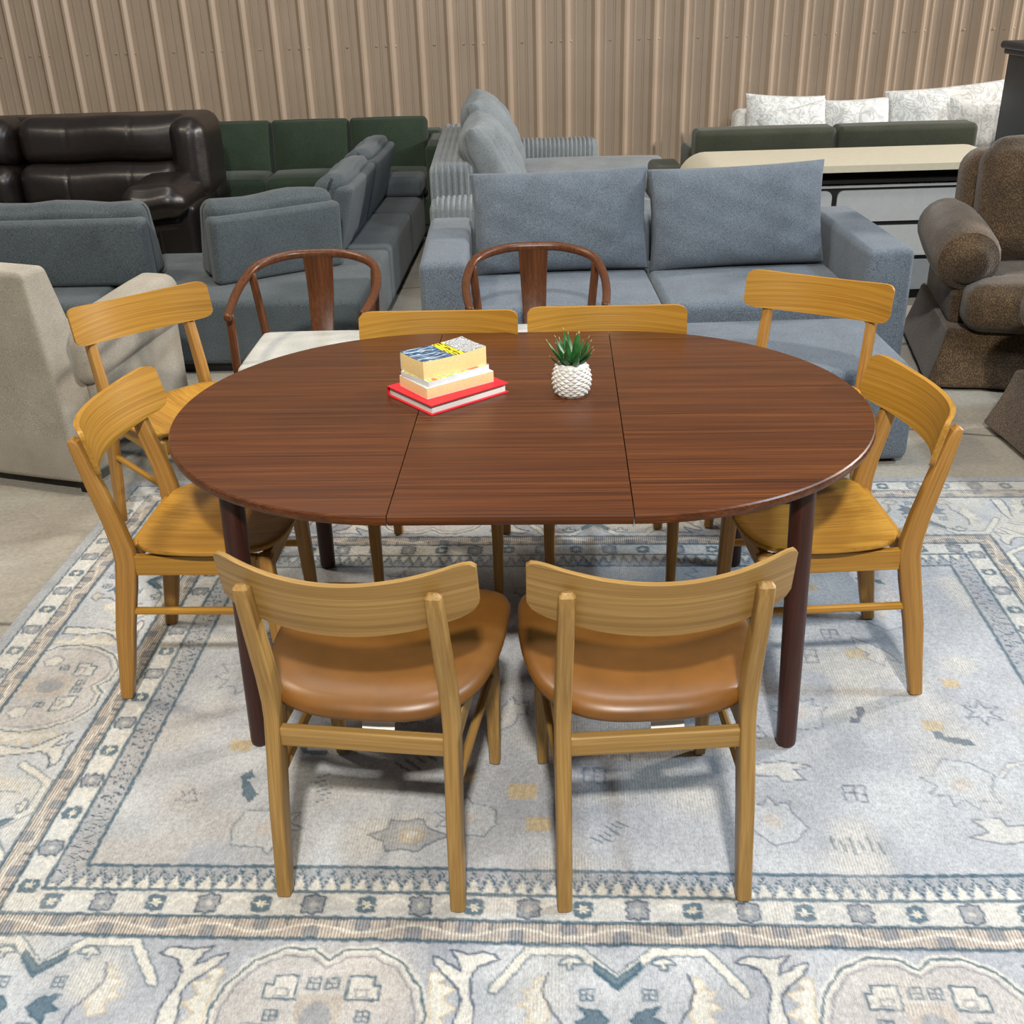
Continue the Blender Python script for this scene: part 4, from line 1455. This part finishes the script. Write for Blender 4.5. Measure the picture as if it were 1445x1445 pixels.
def build_cord():
    r = thing('corduroy_sofa', 'light grey wide-rib corduroy sofa turned sideways beside the ribbed wall', 'sofa', (-0.36, 6.35, 0))
    # faces +x; back along y at x=0
    rib = lambda ax, per, amp: (lambda x, y, z: (x + (amp * abs(sin((y) * pi / per)) if ax == 'y' else 0), y, z))

    def ribbed(x0, x1, y0, y1, z0, z1, rr, along, per=0.032, amp=0.016, n=5, puff=(0, 0, 0)):
        L = (x1 - x0) if along == 'x' else (y1 - y0)
        m_ = int(L / per * 8)
        nn = (m_, n, n) if along == 'x' else (n, m_, n)
        cx, cy, cz = (x0 + x1) / 2, (y0 + y1) / 2, (z0 + z1) / 2

        def f(x, y, z):
            s_ = (x if along == 'x' else y)
            k = amp * (abs(sin(s_ * pi / per)) - 0.6)
            if along == 'x':
                d = np.array([y - cy, z - cz])
                d = d / (np.linalg.norm(d) + 1e-9)
                return (x, y + d[0] * k, z + d[1] * k)
            d = np.array([x - cx, z - cz])
            d = d / (np.linalg.norm(d) + 1e-9)
            return (x + d[0] * k, y, z + d[1] * k)
        return softbox(x0, x1, y0, y1, z0, z1, rr, n, puff, f, nn)
    mk('back', *ribbed(-0.06, 0.20, 0.10, 2.0, 0.05, 0.76, 0.05, 'x', 0.036, 0.02), M_CORD, r)
    mk('arm', *ribbed(-0.06, 0.98, -0.08, 0.16, 0.05, 0.585, 0.06, 'x'), M_CORD, r)
    mk('arm', *ribbed(-0.02, 1.08, 1.98, 2.20, 0.05, 0.615, 0.06, 'x'), M_CORD, r)
    mk('base', *sb(0.1, 1.05, 0.14, 2.0, 0.05, 0.34, 0.03, 3), M_CORD, r)
    mk('seat_cushion', *sb(0.20, 1.28, 0.17, 1.19, 0.34, 0.49, 0.06, 7, (0, 0, 0.02)), M_CORD, r)
    mk('seat_cushion', *sb(0.20, 1.55, 1.20, 1.97, 0.34, 0.50, 0.06, 7, (0, 0, 0.02)), M_CORD, r)
    for i, (yc, zc, ww, hh) in enumerate(((0.50, 0.70, 0.82, 0.56), (1.30, 0.735, 0.86, 0.60))):
        P = pillow(ww, hh, 0.30, 120, 0.02, 0.008, 31 + i, 0.42)
        V = P[0].copy()
        V[:, 1] += np.sign(V[:, 1]) * 0.013 * np.abs(np.sin(V[:, 0] * pi / 0.04)) * (np.abs(V[:, 1]) > 0.01)
        mk('back_cushion', *xf((V, P[1]), (0.31, yc, zc), rx=radians(26), rz=radians(-90)), M_CORD, r)


build_cord()


def build_olive():
    r = thing('sofa', 'dark olive sofa with two flat back cushions behind the cream console', 'sofa', (2.07, 6.72, 0))
    mk('base', *sb(-1.0, 1.0, 0.0, 0.78, 0.08, 0.40, 0.03, 3), M_OLIVE, r)
    mk('back', *sb(-0.88, 0.88, 0.46, 0.78, 0.40, 0.70, 0.03, 3), M_OLIVE, r)
    for s in (-1, 1):
        mk('arm', *sb(s * 1.0 - 0.10, s * 1.0 + 0.10, -0.02, 0.78, 0.08, 0.60, 0.04, 4), M_OLIVE, r)
    for x0, x1 in ((-0.875, -0.008), (0.0, 0.86)):
        mk('back_cushion', *sb(x0, x1, 0.22, 0.42, 0.42, 0.835, 0.035, 6, (0, 0.012, 0.004)), M_OLIVE, r)


build_olive()


def build_console():
    r = thing('console_table', 'cream waterfall console with rounded corner behind the blue-grey sofa', 'console table', (1.96, 6.02, 0))
    th, R = 0.036, 0.16
    outer = [(-0.92, 0.0), (-0.92, 0.76 - R)]
    for i in range(1, 9):
        a = pi - pi / 2 * i / 8
        outer.append((-0.92 + R + R * cos(a), 0.76 - R + R * sin(a)))
    pts = outer + [(-x, z) for x, z in reversed(outer)]
    inner = []
    for x, z in pts:
        cx = max(-0.92 + R, min(0.92 - R, x))
        cz = min(0.76 - R, z)
        if z <= 0.76 - R + 1e-6:
            inner.append((x - math.copysign(th, x), z))
        else:
            d = math.hypot(x - cx, z - cz)
            inner.append((cx + (x - cx) * (d - th) / d, cz + (z - cz) * (d - th) / d))
    V, F = [], []
    n = len(pts)
    for y in (0.0, 0.62):
        V += [(x, y, z) for x, z in pts] + [(x, y, z) for x, z in inner]
    for i in range(n - 1):
        F += [(i, i + 1, 2 * n + i + 1, 2 * n + i), (n + i, 3 * n + i, 3 * n + i + 1, n + i + 1),
              (i, n + i, n + i + 1, i + 1), (2 * n + i, 2 * n + i + 1, 3 * n + i + 1, 3 * n + i)]
    for i in (0, n - 1):
        F.append((i, n + i, 3 * n + i, 2 * n + i))
    mk('waterfall_top', V, F, M_CREAM, r, 30)
    mk('shelf', *sb(-0.883, 0.883, 0.05, 0.60, 0.655, 0.675, 0.002, 1), M_BLACK, r)
    d = thing('dresser', 'pale grey dresser with rounded drawer fronts under the cream console', 'dresser', (1.95, 6.10, 0))
    mk('body', *sb(-0.72, 0.72, 0.0, 0.42, 0.0, 0.628, 0.004, 1), M_BLACK, d)
    mk('top', *sb(-0.725, 0.725, -0.012, 0.43, 0.628, 0.642, 0.003, 1), M_GREY, d)
    for z0, z1 in ((0.445, 0.615), (0.25, 0.42), (0.055, 0.225)):
        for x0, x1 in ((-0.70, -0.138), (-0.108, 0.70)):
            o = [(x0 + (x1 - x0) / 2 + px, z0 + (z1 - z0) / 2 + pz) for px, pz in rrect(x1 - x0, z1 - z0, 0.035, 6)]
            V = [(x, yy, z) for yy in (-0.014, -0.001) for x, z in o]
            k = len(o)
            F = [(i, (i + 1) % k, k + (i + 1) % k, k + i) for i in range(k)] + [tuple(range(k)), tuple(range(k, 2 * k))]
            mk('drawer', V, F, M_GREY, d, 30)


build_console()


def build_white_sofa():
    r = thing('sofa', 'white floral jacquard sofa against the wall behind the olive sofa', 'sofa', (2.80, 8.23, 0), -0.03)
    mk('base', *sb(-1.05, 1.05, -0.1, 0.80, 0.05, 0.30, 0.04, 3), M_JACQ, r)
    mk('back', *sb(-1.0, 1.0, 0.56, 0.82, 0.30, 0.72, 0.06, 4), M_JACQ, r)
    for s in (-1, 1):
        mk('arm', *sb(s * 0.98 - 0.12, s * 0.98 + 0.12, -0.1, 0.80, 0.05, 0.60, 0.10, 5), M_JACQ, r)
    for k in range(3):
        x0 = -0.86 + k * 0.575
        mk('seat_cushion', *sb(x0, x0 + 0.57, -0.1, 0.5, 0.30, 0.405, 0.05, 5, (0, 0.01, 0.02)), M_JACQ, r)
    for i, (xc, ww, hh, zc, tl) in enumerate(((-0.66, 0.60, 0.42, 0.640, -3), (-0.11, 0.52, 0.38, 0.62, 2), (0.56, 0.90, 0.46, 0.655, 4))):
        mk('back_cushion', *xf(pillow(ww, hh, 0.24, 16, 0.03, 0.010, 60 + i), (xc, 0.44, zc), rx=radians(-10), ry=radians(-tl)), M_JACQ, r)
    for i, (xc, zc, rot, lab) in enumerate(((-0.62, 0.60, -10, 'white floral throw pillow leaning at the left end of the white sofa'), (0.73, 0.615, 4, 'white floral throw pillow leaning at the right end of the white sofa'))):
        p = mk('throw_pillow', *xf(pillow(0.50, 0.37, 0.14, 14, 0.05, 0.008, 70 + i), (0, 0, 0), rx=radians(-14), ry=radians(rot)), M_JACQ)
        p.location = (2.80 + xc, 8.39 - 0.03 * xc, zc + 0.02)
        tag(p, lab, 'pillow', 'throw pillows on the white sofa')


build_white_sofa()


def build_cabinet():
    r = thing('cabinet', 'tall dark charcoal cabinet with moulded top at the right edge', 'cabinet', (3.50, 7.58, 0))
    mk('body', *sb(0.03, 0.95, 0.03, 0.50, 0.06, 1.165, 0.004, 1), M_NAVY, r)
    mk('cornice', *join(sb(-0.03, 1.01, -0.04, 0.53, 1.170, 1.220, 0.022, 3), sb(0.0, 0.98, 0.0, 0.52, 1.135, 1.175, 0.012, 2)), M_NAVY, r)
    mk('plinth', *sb(0.01, 0.97, 0.01, 0.50, 0.0, 0.07, 0.004, 1), M_NAVY, r)
    for x0, x1 in ((0.06, 0.485), (0.495, 0.92)):
        dr = mk('door', *sb(x0, x1, 0.012, 0.029, 0.10, 1.11, 0.004, 1), M_NAVY, r)
        mk('knob', *xf(lathe([(0.006, 0), (0.006, 0.012), (0.014, 0.018), (0.010, 0.026), (0.001, 0.027)], 12), (0.46 if x0 < 0.3 else 0.52, 0.012, 0.65), rx=radians(90)), M_BLEG, dr)


build_cabinet()


def make_brown(label):
    r = thing('rolled_arm_chair', label, 'armchair', group='brown upholstered chairs at the right edge')
    # faces -y, centred in x, front of skirt at y = 0; x from -.47 to .47
    def skirt(x, y, z):
        k = 0.07 * (1 - z / 0.27) ** 1.3
        fl = 0.006 * sin(x * 40) * (1 - z / 0.27) + 0.006 * sin(y * 40) * (1 - z / 0.27)
        return (x + math.copysign(k, x) * (abs(x) / 0.49) + fl, y + (-k if y < 0.3 else k * 0.6) + fl, z)
    mk('skirt', *sb(-0.49, 0.49, 0.07, 0.88, 0.015, 0.27, 0.02, 10, f=skirt), M_BROWN, r)

    def tee(x, y, z):
        q = min(1, max(0, (0.19 - y) / 0.03))
        return (x * (1 + 0.46 * q), y, z)
    mk('seat_cushion', *sb(-0.30, 0.30, 0.0, 0.62, 0.27, 0.475, 0.06, 8, (0, 0.02, 0.02), f=tee, nn=(10, 24, 6)), M_BROWN, r)
    for s in (-1, 1):
        # rolled arm: round bolster over an upright panel
        xc = s * 0.43
        pth = [(xc, 0.13, 0.55), (xc, 0.15, 0.552), (xc, 0.20, 0.555), (xc, 0.40, 0.565), (xc, 0.62, 0.575), (xc, 0.80, 0.575)]
        roll = sweep(pth, [0.095, 0.128, 0.142, 0.146, 0.142, 0.13], 22)
        panel = sb(s * 0.39 - 0.085, s * 0.39 + 0.085, 0.16, 0.84, 0.25, 0.56, 0.04, 4)
        mk('arm', *roll, M_BROWN, r)
        mk('arm_panel', *panel, M_BROWN, r)
    mk('back', *sb(-0.40, 0.40, 0.62, 0.88, 0.27, 0.93, 0.10, 7, (0, 0.02, 0.01), f=lambda x, y, z: (x, y + 0.10 * (z - 0.3), z)), M_BROWN, r)
    P = sb(-0.34, 0.34, -0.12, 0.12, -0.28, 0.28, 0.10, 10, (0.01, 0.06, 0.03))
    mk('back_cushion', *xf(P, (0, 0.60, 0.715), rx=radians(-14)), M_BROWN, r)
    for x in (-0.36, 0.36):
        for y in (0.12, 0.80):
            mk('foot', *sb(x - 0.025, x + 0.025, y - 0.025, y + 0.025, 0, 0.04, 0.003, 1), M_BLEG, r)
    return r


br = make_brown('brown textured rolled-arm armchair with skirt beside the blue-grey sofa')
br.location, br.rotation_euler = (2.43, 4.49, 0), (0, 0, -0.20)
copy_thing(br, (2.515, 4.21, 0), pi + 0.05, 'nearer brown rolled-arm chair cut off by the right edge of the frame')
